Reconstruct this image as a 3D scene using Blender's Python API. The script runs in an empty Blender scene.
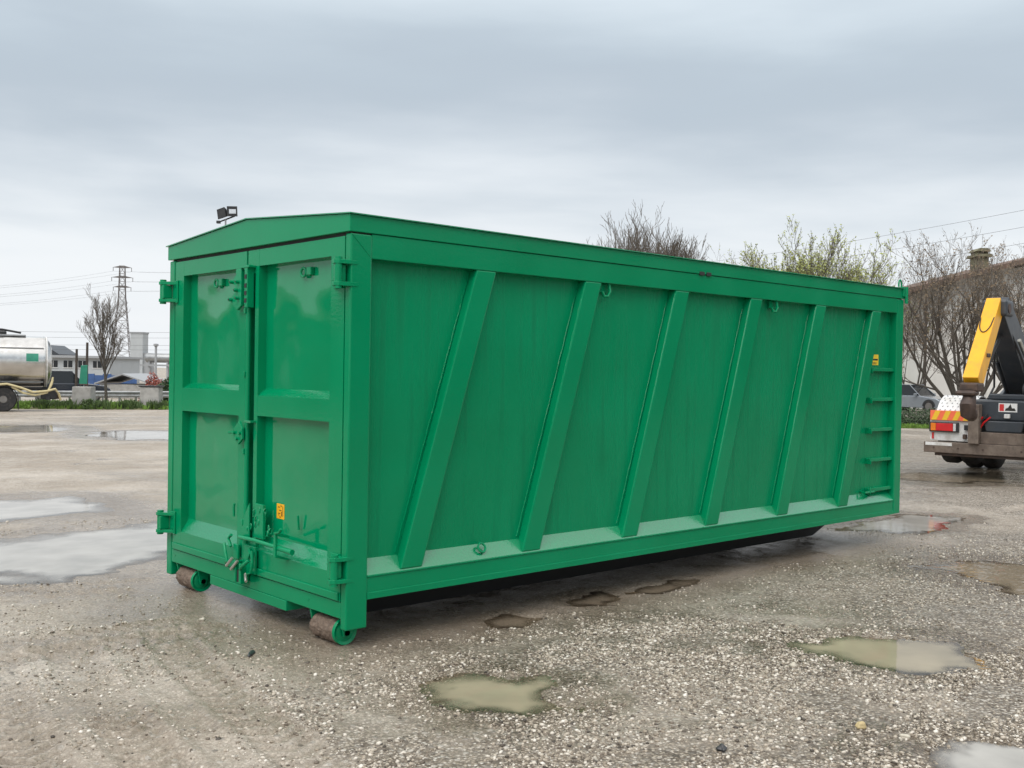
import bpy, bmesh, math, random
import numpy as np
from mathutils import Vector, Matrix

rng = np.random.default_rng(7)
random.seed(7)
scene = bpy.context.scene
C = scene.collection

# ------------------------------------------------------------------ camera
F_PX = 1032.38
YAW, PITCH, ROLL = 0.834041, -0.011286, 0.016237
CAM = np.array([-3.37326, -5.14525, 1.66313])
def _axes():
    cy, sy, cp, sp = math.cos(YAW), math.sin(YAW), math.cos(PITCH), math.sin(PITCH)
    f = np.array([cy*cp, sy*cp, sp]); r = np.array([sy, -cy, 0.0]); u = np.cross(r, f)
    c, s = math.cos(ROLL), math.sin(ROLL)
    return f, c*r + s*u, -s*r + c*u
FWD, RGT, UPV = _axes()
cd = bpy.data.cameras.new('camera')
cd.sensor_width = 36.0
cd.lens = 36.0*F_PX/1024.0
cd.clip_start = 0.05
cd.clip_end = 6000
cam = bpy.data.objects.new('camera', cd)
m = Matrix.Identity(4)
for i in range(3):
    m[i][0], m[i][1], m[i][2], m[i][3] = RGT[i], UPV[i], -FWD[i], CAM[i]
cam.matrix_world = m
C.objects.link(cam)
scene.camera = cam
RZ = YAW - math.pi/2            # local X = right of the view, local Y = away from it

# ------------------------------------------------------------------ sky and sun (overcast)
SUN_EL, SUN_AZ = math.radians(52), math.radians(200)   # azimuth counted from +X, counter-clockwise
world = bpy.data.worlds.new('World')
scene.world = world
world.use_nodes = True
wn, wl = world.node_tree.nodes, world.node_tree.links
wn.clear()
def W(t, **k):
    n = wn.new(t)
    for a, b in k.items(): setattr(n, a, b)
    return n
def ramp(n, stops):
    r = n.color_ramp
    while len(r.elements) > 1: r.elements.remove(r.elements[-1])
    for i, (p, c) in enumerate(stops):
        e = r.elements[0] if i == 0 else r.elements.new(p)
        e.position = p; e.color = (*c, 1) if len(c) == 3 else c
out = W('ShaderNodeOutputWorld'); bg = W('ShaderNodeBackground')
wl.new(bg.outputs[0], out.inputs[0])
sky = W('ShaderNodeTexSky', sky_type='NISHITA', sun_disc=False, sun_elevation=SUN_EL,
        sun_rotation=math.pi/2 - SUN_AZ, air_density=1.5, dust_density=3.0)
tc = W('ShaderNodeTexCoord'); sep = W('ShaderNodeSeparateXYZ')
wl.new(tc.outputs['Generated'], sep.inputs[0])
ab = W('ShaderNodeMath', operation='ABSOLUTE'); wl.new(sep.outputs[2], ab.inputs[0])
zz = W('ShaderNodeMath', operation='ADD'); zz.inputs[1].default_value = 0.10; wl.new(ab.outputs[0], zz.inputs[0])
dx = W('ShaderNodeMath', operation='DIVIDE'); dy = W('ShaderNodeMath', operation='DIVIDE')
wl.new(sep.outputs[0], dx.inputs[0]); wl.new(zz.outputs[0], dx.inputs[1])
wl.new(sep.outputs[1], dy.inputs[0]); wl.new(zz.outputs[0], dy.inputs[1])
cmb = W('ShaderNodeCombineXYZ'); wl.new(dx.outputs[0], cmb.inputs[0]); wl.new(dy.outputs[0], cmb.inputs[1])
n1 = W('ShaderNodeTexNoise'); n1.inputs['Scale'].default_value = 0.55; n1.inputs['Detail'].default_value = 6
n1.inputs['Roughness'].default_value = 0.48; n1.inputs['Distortion'].default_value = 0.5
wl.new(cmb.outputs[0], n1.inputs['Vector'])
# elevation of the layer edges wobbles with the noise, as in stratus sheets
ns = W('ShaderNodeMath', operation='MULTIPLY_ADD'); ns.inputs[1].default_value = 0.22; ns.inputs[2].default_value = -0.11
wl.new(n1.outputs['Fac'], ns.inputs[0])
n2 = W('ShaderNodeTexNoise'); n2.inputs['Scale'].default_value = 2.8; n2.inputs['Detail'].default_value = 5
mpn = W('ShaderNodeMapping'); mpn.inputs['Scale'].default_value = (1, 1, 6); mpn.inputs['Rotation'].default_value = (0.10, 0.06, 0)
wl.new(tc.outputs['Generated'], mpn.inputs[0]); wl.new(mpn.outputs[0], n2.inputs['Vector'])
ns2 = W('ShaderNodeMath', operation='MULTIPLY_ADD'); ns2.inputs[1].default_value = 0.15; ns2.inputs[2].default_value = -0.075
wl.new(n2.outputs['Fac'], ns2.inputs[0])
e1 = W('ShaderNodeMath', operation='ADD'); wl.new(ab.outputs[0], e1.inputs[0]); wl.new(ns.outputs[0], e1.inputs[1])
e2 = W('ShaderNodeMath', operation='ADD'); wl.new(e1.outputs[0], e2.inputs[0]); wl.new(ns2.outputs[0], e2.inputs[1])
cr = W('ShaderNodeValToRGB'); cr.color_ramp.interpolation = 'B_SPLINE'
ramp(cr, [(0.0, (0.64, 0.66, 0.68)), (0.10, (0.635, 0.66, 0.685)), (0.165, (0.47, 0.515, 0.56)), (0.235, (0.315, 0.365, 0.42)),
          (0.31, (0.42, 0.48, 0.53)), (0.42, (0.58, 0.64, 0.685)), (0.7, (1.25, 1.30, 1.35)), (1.0, (1.9, 1.94, 1.98))])
wl.new(e2.outputs[0], cr.inputs[0])
# a little of the clear sky behind the overcast
sk = W('ShaderNodeMix', data_type='RGBA', blend_type='MULTIPLY'); sk.inputs[0].default_value = 1
wl.new(sky.outputs[0], sk.inputs[6]); sk.inputs[7].default_value = (0.10, 0.10, 0.10, 1)
mx = W('ShaderNodeMix', data_type='RGBA'); mx.inputs[0].default_value = 0.94
wl.new(sk.outputs[2], mx.inputs[6]); wl.new(cr.outputs[0], mx.inputs[7])
wl.new(mx.outputs[2], bg.inputs[0])
bg.inputs[1].default_value = 1.0

sl = bpy.data.lights.new('sun', 'SUN'); sl.energy = 1.3; sl.angle = math.radians(50); sl.color = (1.0, 0.97, 0.93)
so = bpy.data.objects.new('sun', sl)
sd = Vector((math.cos(SUN_EL)*math.cos(SUN_AZ), math.cos(SUN_EL)*math.sin(SUN_AZ), math.sin(SUN_EL)))
so.rotation_euler = sd.to_track_quat('Z', 'Y').to_euler(); so.location = (0, 0, 30)
C.objects.link(so)

vs = scene.view_settings
scene.display_settings.display_device = 'sRGB'
vs.view_transform = 'Standard'; vs.look = 'None'; vs.exposure = 0.55; vs.gamma = 1.0; vs.use_curve_mapping = False
scene.render.engine = 'CYCLES'
scene.cycles.use_denoising = True
scene.cycles.max_bounces = 6
scene.cycles.use_adaptive_sampling = True
scene.cycles.adaptive_threshold = 0.02
scene.render.filter_size = 1.3

# ------------------------------------------------------------------ helpers
class MB:
    def __init__(s): s.v = []; s.f = []
    def add(s, vs_, fs):
        o = len(s.v); s.v.extend([tuple(map(float, p)) for p in vs_]); s.f.extend([tuple(i+o for i in q) for q in fs]); return s
    def box(s, x0, x1, y0, y1, z0, z1):
        return s.add([(x0,y0,z0),(x1,y0,z0),(x1,y1,z0),(x0,y1,z0),(x0,y0,z1),(x1,y0,z1),(x1,y1,z1),(x0,y1,z1)],
                     [(0,3,2,1),(4,5,6,7),(0,1,5,4),(1,2,6,5),(2,3,7,6),(3,0,4,7)])
    def prism(s, poly, axis, a, b):
        # poly in the plane of the two other axes (kept in x,y,z order), extruded along axis from a to b
        n = len(poly)
        def P(p, t):
            if axis == 0: return (t, p[0], p[1])
            if axis == 1: return (p[0], t, p[1])
            return (p[0], p[1], t)
        vs_ = [P(p, a) for p in poly] + [P(p, b) for p in poly]
        fs = [tuple(range(n))[::-1], tuple(range(n, 2*n))] + [(i, (i+1) % n, n+(i+1) % n, n+i) for i in range(n)]
        return s.add(vs_, fs)
    def tube(s, pts, r, n=8, closed=False, caps=True):
        pts = [Vector(p) for p in pts]; k = len(pts)
        rs = r if hasattr(r, '__len__') else [r]*k
        o = len(s.v); prev = None
        for i, p in enumerate(pts):
            if closed: t = pts[(i+1) % k] - pts[i-1]
            else: t = pts[min(i+1, k-1)] - pts[max(i-1, 0)]
            t.normalize()
            a = prev if prev is not None else (Vector((0,0,1)) if abs(t.z) < .9 else Vector((1,0,0)))
            a = a - t*a.dot(t)
            if a.length < 1e-6: a = t.orthogonal()
            a.normalize(); prev = a; b = t.cross(a)
            for j in range(n):
                w = 2*math.pi*j/n
                s.v.append(tuple(p + (a*math.cos(w) + b*math.sin(w))*rs[i]))
        for i in range(k if closed else k-1):
            for j in range(n):
                i2 = (i+1) % k; j2 = (j+1) % n
                s.f.append((o+i*n+j, o+i*n+j2, o+i2*n+j2, o+i2*n+j))
        if caps and not closed:
            s.f.append(tuple(o+j for j in range(n))[::-1]); s.f.append(tuple(o+(k-1)*n+j for j in range(n)))
        return s
    def lathe(s, prof, axis=1, n=24, c=(0,0,0)):
        # prof: (radius, offset along axis)
        o = len(s.v); k = len(prof)
        for r, t in prof:
            for j in range(n):
                w = 2*math.pi*j/n; a, b = r*math.cos(w), r*math.sin(w)
                p = [(t, a, b), (a, t, b), (a, b, t)][axis]
                s.v.append((p[0]+c[0], p[1]+c[1], p[2]+c[2]))
        for i in range(k-1):
            for j in range(n):
                j2 = (j+1) % n; s.f.append((o+i*n+j, o+i*n+j2, o+(i+1)*n+j2, o+(i+1)*n+j))
        s.f.append(tuple(o+j for j in range(n))); s.f.append(tuple(o+(k-1)*n+j for j in range(n))[::-1])
        return s
    def build(s, name, mat, parent=None, bevel=0.0, smooth=False):
        me = bpy.data.meshes.new(name); me.from_pydata(s.v, [], s.f); me.validate()
        bm = bmesh.new(); bm.from_mesh(me); bmesh.ops.recalc_face_normals(bm, faces=bm.faces[:]); bm.to_mesh(me); bm.free()
        if smooth:
            me.polygons.foreach_set('use_smooth', [True]*len(me.polygons))
        me.materials.append(mat)
        o = bpy.data.objects.new(name, me); C.objects.link(o)
        if parent is not None: o.parent = parent
        if bevel:
            b = o.modifiers.new('bevel', 'BEVEL'); b.width = bevel; b.segments = 2; b.limit_method = 'ANGLE'; b.angle_limit = math.radians(40)
        if smooth:
            try: me.set_sharp_from_angle(angle=math.radians(42))
            except Exception: pass
        return o

def tag(o, label=None, cat=None, group=None, kind=None):
    if label: o['label'] = label
    if cat: o['category'] = cat
    if group: o['group'] = group
    if kind: o['kind'] = kind
    return o
def thing(name, label, cat, loc=(0,0,0), rz=0.0, group=None):
    o = bpy.data.objects.new(name, None); o.empty_display_size = .2; C.objects.link(o)
    o.location = loc; o.rotation_euler = (0, 0, rz)
    return tag(o, label, cat, group)
def copy_tree(o, parent=None):
    c = o.copy(); C.objects.link(c); c.parent = parent
    for ch in list(o.children): copy_tree(ch, c)
    return c

# numpy value noise
def vnoise(x, y, seed=0):
    xi = np.floor(x).astype(np.int64); yi = np.floor(y).astype(np.int64); fx = x-xi; fy = y-yi
    fx = fx*fx*(3-2*fx); fy = fy*fy*(3-2*fy)
    def h(a, b):
        n = (a*374761393 + b*668265263 + seed*1442695041) & 0xffffffff
        n = ((n ^ (n >> 13))*1274126177) & 0xffffffff
        n = n ^ (n >> 16)
        return (n & 0xffff)/65535.0
    return (h(xi,yi)*(1-fx)+h(xi+1,yi)*fx)*(1-fy)+(h(xi,yi+1)*(1-fx)+h(xi+1,yi+1)*fx)*fy
def fbm(x, y, sc, oct_=4, seed=0):
    s = 0; a = 1; t = 0
    for i in range(oct_):
        s = s+a*vnoise(x*sc, y*sc, seed+i*17); t += a; a *= .5; sc *= 2.03
    return s/t
def sstep(a, b, x):
    t = np.clip((x-a)/(b-a), 0, 1); return t*t*(3-2*t)

def gbase(x, y):            # the lot falls gently away towards the road
    t = np.clip(np.asarray(y, float)-10, 0, 60)
    return -0.0175*t*t/(t+6.0)
def ray(px, py):
    return FWD + RGT*(px-512)/F_PX - UPV*(py-384)/F_PX
def at(px, py, depth):      # a point at that distance along the view
    return CAM + ray(px, py)*depth
def gpt(px, py):            # where that line of sight meets the ground
    d = ray(px, py); z = 0.0
    for _ in range(60):
        t = (z-CAM[2])/d[2]; p = CAM+t*d; z = 0.5*z+0.5*float(gbase(p[0], p[1]))
    return p
def gd(px, depth):          # ground point under a column of the picture at a given distance
    p = at(px, 384, depth); return (p[0], p[1], float(gbase(p[0], p[1])))

# ------------------------------------------------------------------ materials
def nmat(name):
    mt = bpy.data.materials.new(name); mt.use_nodes = True
    nt = mt.node_tree; b = nt.nodes['Principled BSDF']
    return mt, nt.nodes, nt.links, b
def simple(name, col, rough=.6, metal=0.0, var=.15, scale=6.0, bump=0.0, rvar=.1, stretch=(1,1,1), dirt=None, dirt_amt=.5, dirt_scale=2.0, spec=None, coat=0.0):
    mt, N, L, b = nmat(name)
    t = N.new('ShaderNodeTexCoord'); mp = N.new('ShaderNodeMapping'); mp.inputs['Scale'].default_value = stretch
    L.new(t.outputs['Object'], mp.inputs[0])
    n = N.new('ShaderNodeTexNoise'); n.inputs['Scale'].default_value = scale; n.inputs['Detail'].default_value = 6; n.inputs['Roughness'].default_value = .6
    L.new(mp.outputs[0], n.inputs['Vector'])
    r = N.new('ShaderNodeValToRGB')
    ramp(r, [(.25, tuple(c*(1-var) for c in col)), (.75, tuple(min(1, c*(1+var)) for c in col))])
    L.new(n.outputs['Fac'], r.inputs[0]); last = r.outputs[0]
    if dirt:
        n2_ = N.new('ShaderNodeTexNoise'); n2_.inputs['Scale'].default_value = dirt_scale; n2_.inputs['Detail'].default_value = 8; n2_.inputs['Roughness'].default_value = .65
        L.new(mp.outputs[0], n2_.inputs['Vector'])
        r2 = N.new('ShaderNodeMapRange'); r2.inputs[1].default_value = .48; r2.inputs[2].default_value = .68; r2.inputs[4].default_value = dirt_amt
        L.new(n2_.outputs['Fac'], r2.inputs[0])
        mx_ = N.new('ShaderNodeMix'); mx_.data_type = 'RGBA'; L.new(r2.outputs[0], mx_.inputs[0]); L.new(last, mx_.inputs[6]); mx_.inputs[7].default_value = (*dirt, 1)
        last = mx_.outputs[2]
    L.new(last, b.inputs['Base Color'])
    mr = N.new('ShaderNodeMapRange'); mr.inputs[3].default_value = max(.02, rough-rvar); mr.inputs[4].default_value = min(1, rough+rvar)
    L.new(n.outputs['Fac'], mr.inputs[0]); L.new(mr.outputs[0], b.inputs['Roughness'])
    b.inputs['Metallic'].default_value = metal
    if spec is not None: b.inputs['Specular IOR Level'].default_value = spec
    if coat: b.inputs['Coat Weight'].default_value = coat; b.inputs['Coat Roughness'].default_value = .05
    if bump:
        bp = N.new('ShaderNodeBump'); bp.inputs['Strength'].default_value = 1; bp.inputs['Distance'].default_value = bump
        L.new(n.outputs['Fac'], bp.inputs['Height']); L.new(bp.outputs[0], b.inputs['Normal'])
    return mt

def green_paint(name, wave, streak, rough, film=0.0, spec=.5):
    mt, N, L, b = nmat(name)
    t = N.new('ShaderNodeTexCoord')
    mp = N.new('ShaderNodeMapping'); mp.inputs['Scale'].default_value = (5.5, 5.5, .30); L.new(t.outputs['Object'], mp.inputs[0])
    ns_ = N.new('ShaderNodeTexNoise'); ns_.inputs['Scale'].default_value = 2.2; ns_.inputs['Detail'].default_value = 7; ns_.inputs['Roughness'].default_value = .62
    L.new(mp.outputs[0], ns_.inputs['Vector'])
    lo = N.new('ShaderNodeTexNoise'); lo.inputs['Scale'].default_value = 1.3; lo.inputs['Detail'].default_value = 2; L.new(t.outputs['Object'], lo.inputs['Vector'])
    hi = N.new('ShaderNodeTexNoise'); hi.inputs['Scale'].default_value = 55; hi.inputs['Detail'].default_value = 3; L.new(t.outputs['Object'], hi.inputs['Vector'])
    r = N.new('ShaderNodeValToRGB'); ramp(r, [(.3, (.0002, .215, .086)), (.7, (.0003, .248, .103))]); L.new(lo.outputs['Fac'], r.inputs[0])
    # rain runs: darker wet film in vertical streaks
    sr = N.new('ShaderNodeMapRange'); sr.inputs[1].default_value = .52; sr.inputs[2].default_value = .72; sr.inputs[4].default_value = streak
    L.new(ns_.outputs['Fac'], sr.inputs[0])
    mx_ = N.new('ShaderNodeMix'); mx_.data_type = 'RGBA'; L.new(sr.outputs[0], mx_.inputs[0]); L.new(r.outputs[0], mx_.inputs[6]); mx_.inputs[7].default_value = (.0003, .085, .036, 1)
    L.new(mx_.outputs[2], b.inputs['Base Color'])
    rr = N.new('ShaderNodeMapRange'); rr.inputs[1].default_value = .35; rr.inputs[2].default_value = .65; rr.inputs[3].default_value = rough*.75; rr.inputs[4].default_value = rough*1.3
    L.new((hi if film else ns_ if streak > .2 else lo).outputs['Fac'], rr.inputs[0]); L.new(rr.outputs[0], b.inputs['Roughness'])
    b.inputs['Specular IOR Level'].default_value = spec
    b1 = N.new('ShaderNodeBump'); b1.inputs['Distance'].default_value = wave; L.new(lo.outputs['Fac'], b1.inputs['Height'])
    b2 = N.new('ShaderNodeBump'); b2.inputs['Distance'].default_value = .0006 + film; L.new(hi.outputs['Fac'], b2.inputs['Height']); L.new(b1.outputs[0], b2.inputs['Normal'])
    L.new(b2.outputs[0], b.inputs['Normal'])
    return mt
G_SIDE = green_paint('green paint rain streaked', .016, .30, .26, spec=.22)
G_FRAME = green_paint('green paint frame', .003, .03, .15, spec=.24)
G_DOOR = green_paint('green paint glossy door sheet', .030, .05, .06, film=-.00055, spec=.45)
G_WET = green_paint('green paint wet ledge', .001, .0, .12, film=.0018, spec=.8)
G_WET.node_tree.nodes['Principled BSDF'].inputs['Coat Weight'].default_value = .4
G_WET.node_tree.nodes['Principled BSDF'].inputs['Coat Roughness'].default_value = .06
MUD = simple('dried mud on steel', (.15, .108, .08), .8, var=.45, scale=38, bump=.014, dirt=(.26, .20, .155), dirt_amt=.6, dirt_scale=30)
ORANGE = simple('orange yellow sticker film', (.85, .42, .02), .4, var=.05)
YELLOW_ST = simple('yellow sticker film', (.85, .58, .03), .4, var=.05)
INK = simple('black printed ink', (.02, .018, .015), .5)
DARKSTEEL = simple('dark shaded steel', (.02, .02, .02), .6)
BRIGHTROD = simple('bare worn steel', (.55, .55, .5), .3, metal=.8)
CONCRETE = simple('weathered concrete', (.36, .35, .33), .85, var=.2, scale=3, bump=.01, dirt=(.16, .16, .14), dirt_amt=.6, dirt_scale=2.2)
STEEL = simple('polished stainless steel', (.62, .61, .59), .22, metal=1.0, var=.14, scale=2.2, rvar=.08, dirt=(.36, .33, .29), dirt_amt=.35, dirt_scale=1.4)
RUBBER = simple('tyre rubber', (.022, .022, .023), .75, var=.3, scale=12, dirt=(.10, .085, .07), dirt_amt=.45, dirt_scale=6)
RIM = simple('grey wheel steel', (.22, .21, .2), .5, metal=.4, dirt=(.12, .10, .08))
BLACKP = simple('black plastic', (.02, .021, .023), .5, dirt=(.07, .065, .06), dirt_amt=.3)
HOSE = simple('pale yellow hose', (.55, .47, .26), .55, dirt=(.25, .2, .12), dirt_amt=.4, dirt_scale=9)
SIGNGREEN = simple('green sign film', (.03, .23, .15), .4)
WHITEP = simple('white paint', (.70, .70, .69), .4, dirt=(.33, .29, .24), dirt_amt=.55, dirt_scale=4)
GREYP = simple('grey paint', (.30, .31, .32), .5)
GLASS = simple('dark window glass', (.012, .015, .018), .05, var=.1, rvar=.02, spec=.4)
CARBLUE = simple('grey blue car paint', (.27, .30, .33), .22, metal=.35, coat=.6, var=.05)
CARDARK = simple('dark blue car paint', (.022, .028, .04), .22, coat=.6, var=.05)
CHROME = simple('lamp lens', (.7, .72, .74), .1, metal=.7)
BARK = simple('grey brown bark', (.095, .082, .068), .9, var=.35, scale=9, bump=.01)
TWIG = simple('brown twig bark', (.125, .105, .085), .9, var=.3, scale=4)
BUD = simple('young yellow green leaves', (.30, .33, .085), .6, var=.35, scale=3)
BUDB = simple('brown buds', (.17, .12, .07), .8, var=.3, scale=3)
GALV = simple('galvanised steel', (.33, .34, .345), .45, metal=.7, dirt=(.15, .13, .11), dirt_amt=.4)
PYLON = simple('dull pylon steel', (.17, .155, .15), .7, metal=.2)
GRASSM = simple('verge grass', (.13, .23, .035), .8, var=.55, scale=1.3)
WEED = simple('dark weeds', (.07, .115, .035), .8, var=.45, scale=2)
SOIL = simple('verge soil', (.13, .13, .06), .95, var=.35, scale=3, bump=.03)
HEDGEM = simple('dark hedge leaf', (.03, .055, .018), .7, var=.5, scale=5)
REDLEAF = simple('russet shrub leaf', (.25, .07, .05), .8, var=.5, scale=3)
RENDERW = simple('pale house render', (.76, .74, .70), .9, var=.08, scale=1.2, dirt=(.42, .40, .36), dirt_amt=.4, dirt_scale=.6)
ROOFT = simple('brown roof tile', (.16, .105, .08), .85, var=.3, scale=5)
WOODB = simple('brown timber', (.06, .045, .036), .7, var=.25, scale=4, stretch=(6, 6, 1))
CHIMB = simple('mossy chimney render', (.17, .16, .10), .95, var=.35, scale=3, dirt=(.08, .08, .06))
BLUEP = simple('blue sheet', (.035, .085, .22), .6, var=.25, scale=1.5)
PALEB = simple('pale cladding', (.40, .42, .43), .7, var=.08, scale=.6)
YEL = simple('yellow machine paint', (.82, .40, .008), .42, var=.06, scale=5, dirt=(.42, .24, .05), dirt_amt=.35, dirt_scale=7, stretch=(1, 1, .3))
SLATE = simple('blue black machine paint', (.035, .042, .052), .42, dirt=(.09, .085, .08), dirt_amt=.35, dirt_scale=5)
RUSTBR = simple('muddy brown steel', (.13, .098, .078), .75, var=.3, scale=8, dirt=(.22, .18, .145), dirt_amt=.6, dirt_scale=4, bump=.004)
RUSTDK = simple('dark rusty steel', (.055, .035, .028), .6, var=.4, scale=9, dirt=(.12, .07, .045), dirt_amt=.6, dirt_scale=7)
REDL = simple('red lamp lens', (.55, .012, .015), .2)
AMBL = simple('amber lamp lens', (.75, .19, .01), .25)
REFR = simple('orange red reflective film', (.85, .16, .07), .35, var=.05)
REFY = simple('yellow reflective film', (.80, .50, .03), .35, var=.05)
SIGNRED = simple('red sign film', (.55, .03, .03), .4)

# ------------------------------------------------------------------ ground with puddles
PUDDLES = [  # outline in the photograph, label
 ([(-260,502),(-60,500),(60,498),(98,503),(85,510),(30,515),(-60,519),(-260,524)], 'long pale puddle on the open lot beyond the larger puddle left of the container', .7),
 ([(-140,560),(0,545),(50,541),(100,531),(165,521),(230,512),(250,530),(200,548),(165,556),(110,568),(60,578),(0,577),(-140,590)], 'large pale puddle beside the door end of the green container', .7),
 ([(418,679),(450,673),(490,674),(528,684),(547,700),(525,714),(490,708),(440,696)], 'khaki muddy puddle alone in the gravel in front of the container side', .3),
 ([(486,619),(505,613),(537,617),(528,625),(492,627)], 'tiny brown puddle by the edge of the container shadow', .12),
 ([(562,599),(600,590),(630,593),(604,604),(568,605)], 'small brown puddle under the lower rail of the container', .15),
 ([(632,592),(668,579),(700,577),(662,592)], 'thin brown puddle strip along the container shadow', .12),
 ([(780,640),(840,636),(900,638),(952,641),(985,664),(930,670),(862,659),(800,650)], 'greenish puddle reflecting the far end of the container', .25),
 ([(905,757),(925,741),(1040,736),(1160,750),(1180,800),(980,800)], 'pale shallow puddle at the edge of the coarse gravel', .25),
 ([(928,566),(968,560),(1030,562),(1110,566),(1130,590),(1024,592),(985,582)], 'brown puddle mirroring the hook lift truck', .4),
 ([(96,433),(130,432),(210,432),(210,438),(130,438),(96,436)], 'narrow far puddle behind the door end of the container', .8),
 ([(904,475),(960,473),(1030,474),(1080,477),(1030,481),(930,480)], 'dark rippled puddle under the hook lift truck', .8),
 ([(842,529),(900,514),(960,517),(935,526),(890,531)], 'thin sheet of water by the far corner of the container', .3),
 ([(-40,427),(40,426),(75,429),(30,431),(-40,431)], 'dark far puddle near the tanker trailer', .8),
]
POLY = []
for pts, lab, edge in PUDDLES:
    w = np.array([gpt(*p)[:2] for p in pts]); c = w.mean(0)
    POLY.append((w, float(gbase(c[0], c[1])) - .014, lab, edge))
def poly_sd(x, y, w):
    d = np.full(x.shape, 1e9); ins = np.zeros(x.shape, bool); n = len(w)
    for i in range(n):
        a = w[i]; b = w[(i+1) % n]; e = b-a
        t = np.clip(((x-a[0])*e[0]+(y-a[1])*e[1])/(e@e), 0, 1)
        d = np.minimum(d, np.hypot(x-a[0]-t*e[0], y-a[1]-t*e[1]))
        c = ((a[1] <= y) & (b[1] > y)) | ((b[1] <= y) & (a[1] > y))
        with np.errstate(divide='ignore', invalid='ignore'):
            xi = a[0]+(y-a[1])*(e[0])/(e[1] if e[1] != 0 else 1e-9)
        ins ^= c & (x < xi)
    return np.where(ins, -d, d)
# a worn wheel track across the mud at the near left, with tread marks
TRACKS = [(gpt(*a)[:2], gpt(*b)[:2], offs) for a, b, offs in (((70, 650), (215, 790), (0.0, -.42, .55)), ((-60, 606), (175, 586), (0.0, .30)), ((-60, 655), (230, 612), (0.0, -.34)), ((20, 470), (160, 452), (0.0, 1.8)), ((920, 520), (1060, 500), (0.0, 1.9)))]
def ground_fields(x, y):
    """height, wetness, gravel cover"""
    r = np.hypot(x-CAM[0], y-CAM[1])
    near = 1 - sstep(18, 45, r)
    z = gbase(x, y)
    nz = (fbm(x, y, .5, 3, 3)-.5)*.022 + (fbm(x, y, 2.3, 3, 5)-.5)*.018*near + (fbm(x, y, 14, 2, 9)-.5)*.012*near*(1-sstep(8, 16, r))
    # traffic ruts
    u = (x-y)*.707; v = (x+y)*.707
    rut = fbm(u*.25, v*3.2, 1.0, 3, 21)
    nz = nz + (rut-.5)*.020*near
    wet = .35*sstep(.45, .65, fbm(x, y, .35, 4, 31)) + .35*sstep(.5, .7, rut)
    gravel = sstep(.40, .60, fbm(x, y, .55, 4, 41) + .10)
    # mud on the door side, gravel on the long side, as driven over
    side = sstep(-.5, 1.2, (x*.74 - y*.67) + (fbm(x, y, .9, 3, 43)-.5)*1.6)
    gravel = np.clip(gravel*.55 + side*.75 - .30, 0, 1)
    # tread track
    for ta, tb_, offs in TRACKS:
        e = tb_-ta; le = math.hypot(*e); e = e/le
        al = (x-ta[0])*e[0]+(y-ta[1])*e[1]; ac = -(x-ta[0])*e[1]+(y-ta[1])*e[0] + .10*np.sin(al*.9)
        ontr = sstep(-.5, .3, al)*(1-sstep(le-.2, le+.6, al))*(.35+.9*sstep(.35, .6, fbm(x, y, 1.4, 3, 81)))
        for off in offs:
            a2 = np.abs(ac-off); msk = ontr*(1-sstep(.11, .16, a2))
            lug = sstep(-.1, .5, np.sin(al*58 + a2*40))
            nz = nz - msk*.009 + msk*.009*lug + ontr*.010*np.exp(-((a2-.17)/.035)**2)
            wet = wet + msk*.30*(1-lug) + .12*msk
            gravel = gravel*(1-.6*msk)
    ew = np.full(x.shape, 0.0)
    bb = r < 80
    for w, lev, lab, edge in POLY:
        lo, hi = w.min(0)-edge*3, w.max(0)+edge*3
        s = bb & (x > lo[0]) & (x < hi[0]) & (y > lo[1]) & (y < hi[1])
        if not s.any(): continue
        d = poly_sd(x[s], y[s], w) + (fbm(x[s], y[s], 1.1/max(edge, .2), 4, 51)-.5)*edge*1.3 + (fbm(x[s], y[s], 5, 3, 53)-.5)*min(edge, .3)*.7 - .34*edge
        k = 1 - sstep(-edge*1.15, edge*.40, d)
        zz_ = z[s]+nz[s]
        z_in = lev - (.020 + .012*min(1, edge/.5)) + nz[s]*.6
        dip = np.where(d > 0, 1-sstep(0, edge*2.2, d), 1)       # damp rim
        base_in = lev + .014
        z[s] = z[s]*(1-k)+(z_in - nz[s])*k + (base_in-z[s])*(1-k)*dip*.9*(1-k)
        ew[s] = np.maximum(ew[s], 1-sstep(edge*.1, edge*1.6, d))
        gravel[s] *= 1-.8*np.clip(k, 0, 1)
    # damp strip beside the container; its shadow underneath is darkened into the colour too
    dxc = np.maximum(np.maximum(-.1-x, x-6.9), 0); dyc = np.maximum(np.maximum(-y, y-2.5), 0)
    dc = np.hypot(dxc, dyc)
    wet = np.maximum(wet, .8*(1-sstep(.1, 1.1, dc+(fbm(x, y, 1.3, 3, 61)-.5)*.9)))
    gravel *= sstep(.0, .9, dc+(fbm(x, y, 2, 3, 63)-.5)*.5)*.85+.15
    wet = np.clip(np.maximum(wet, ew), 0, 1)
    # flatten where wheels and rollers stand
    flat = 1-sstep(.05, .35, dc)
    nz = nz*(1-flat)
    return z+nz, wet, gravel

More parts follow.
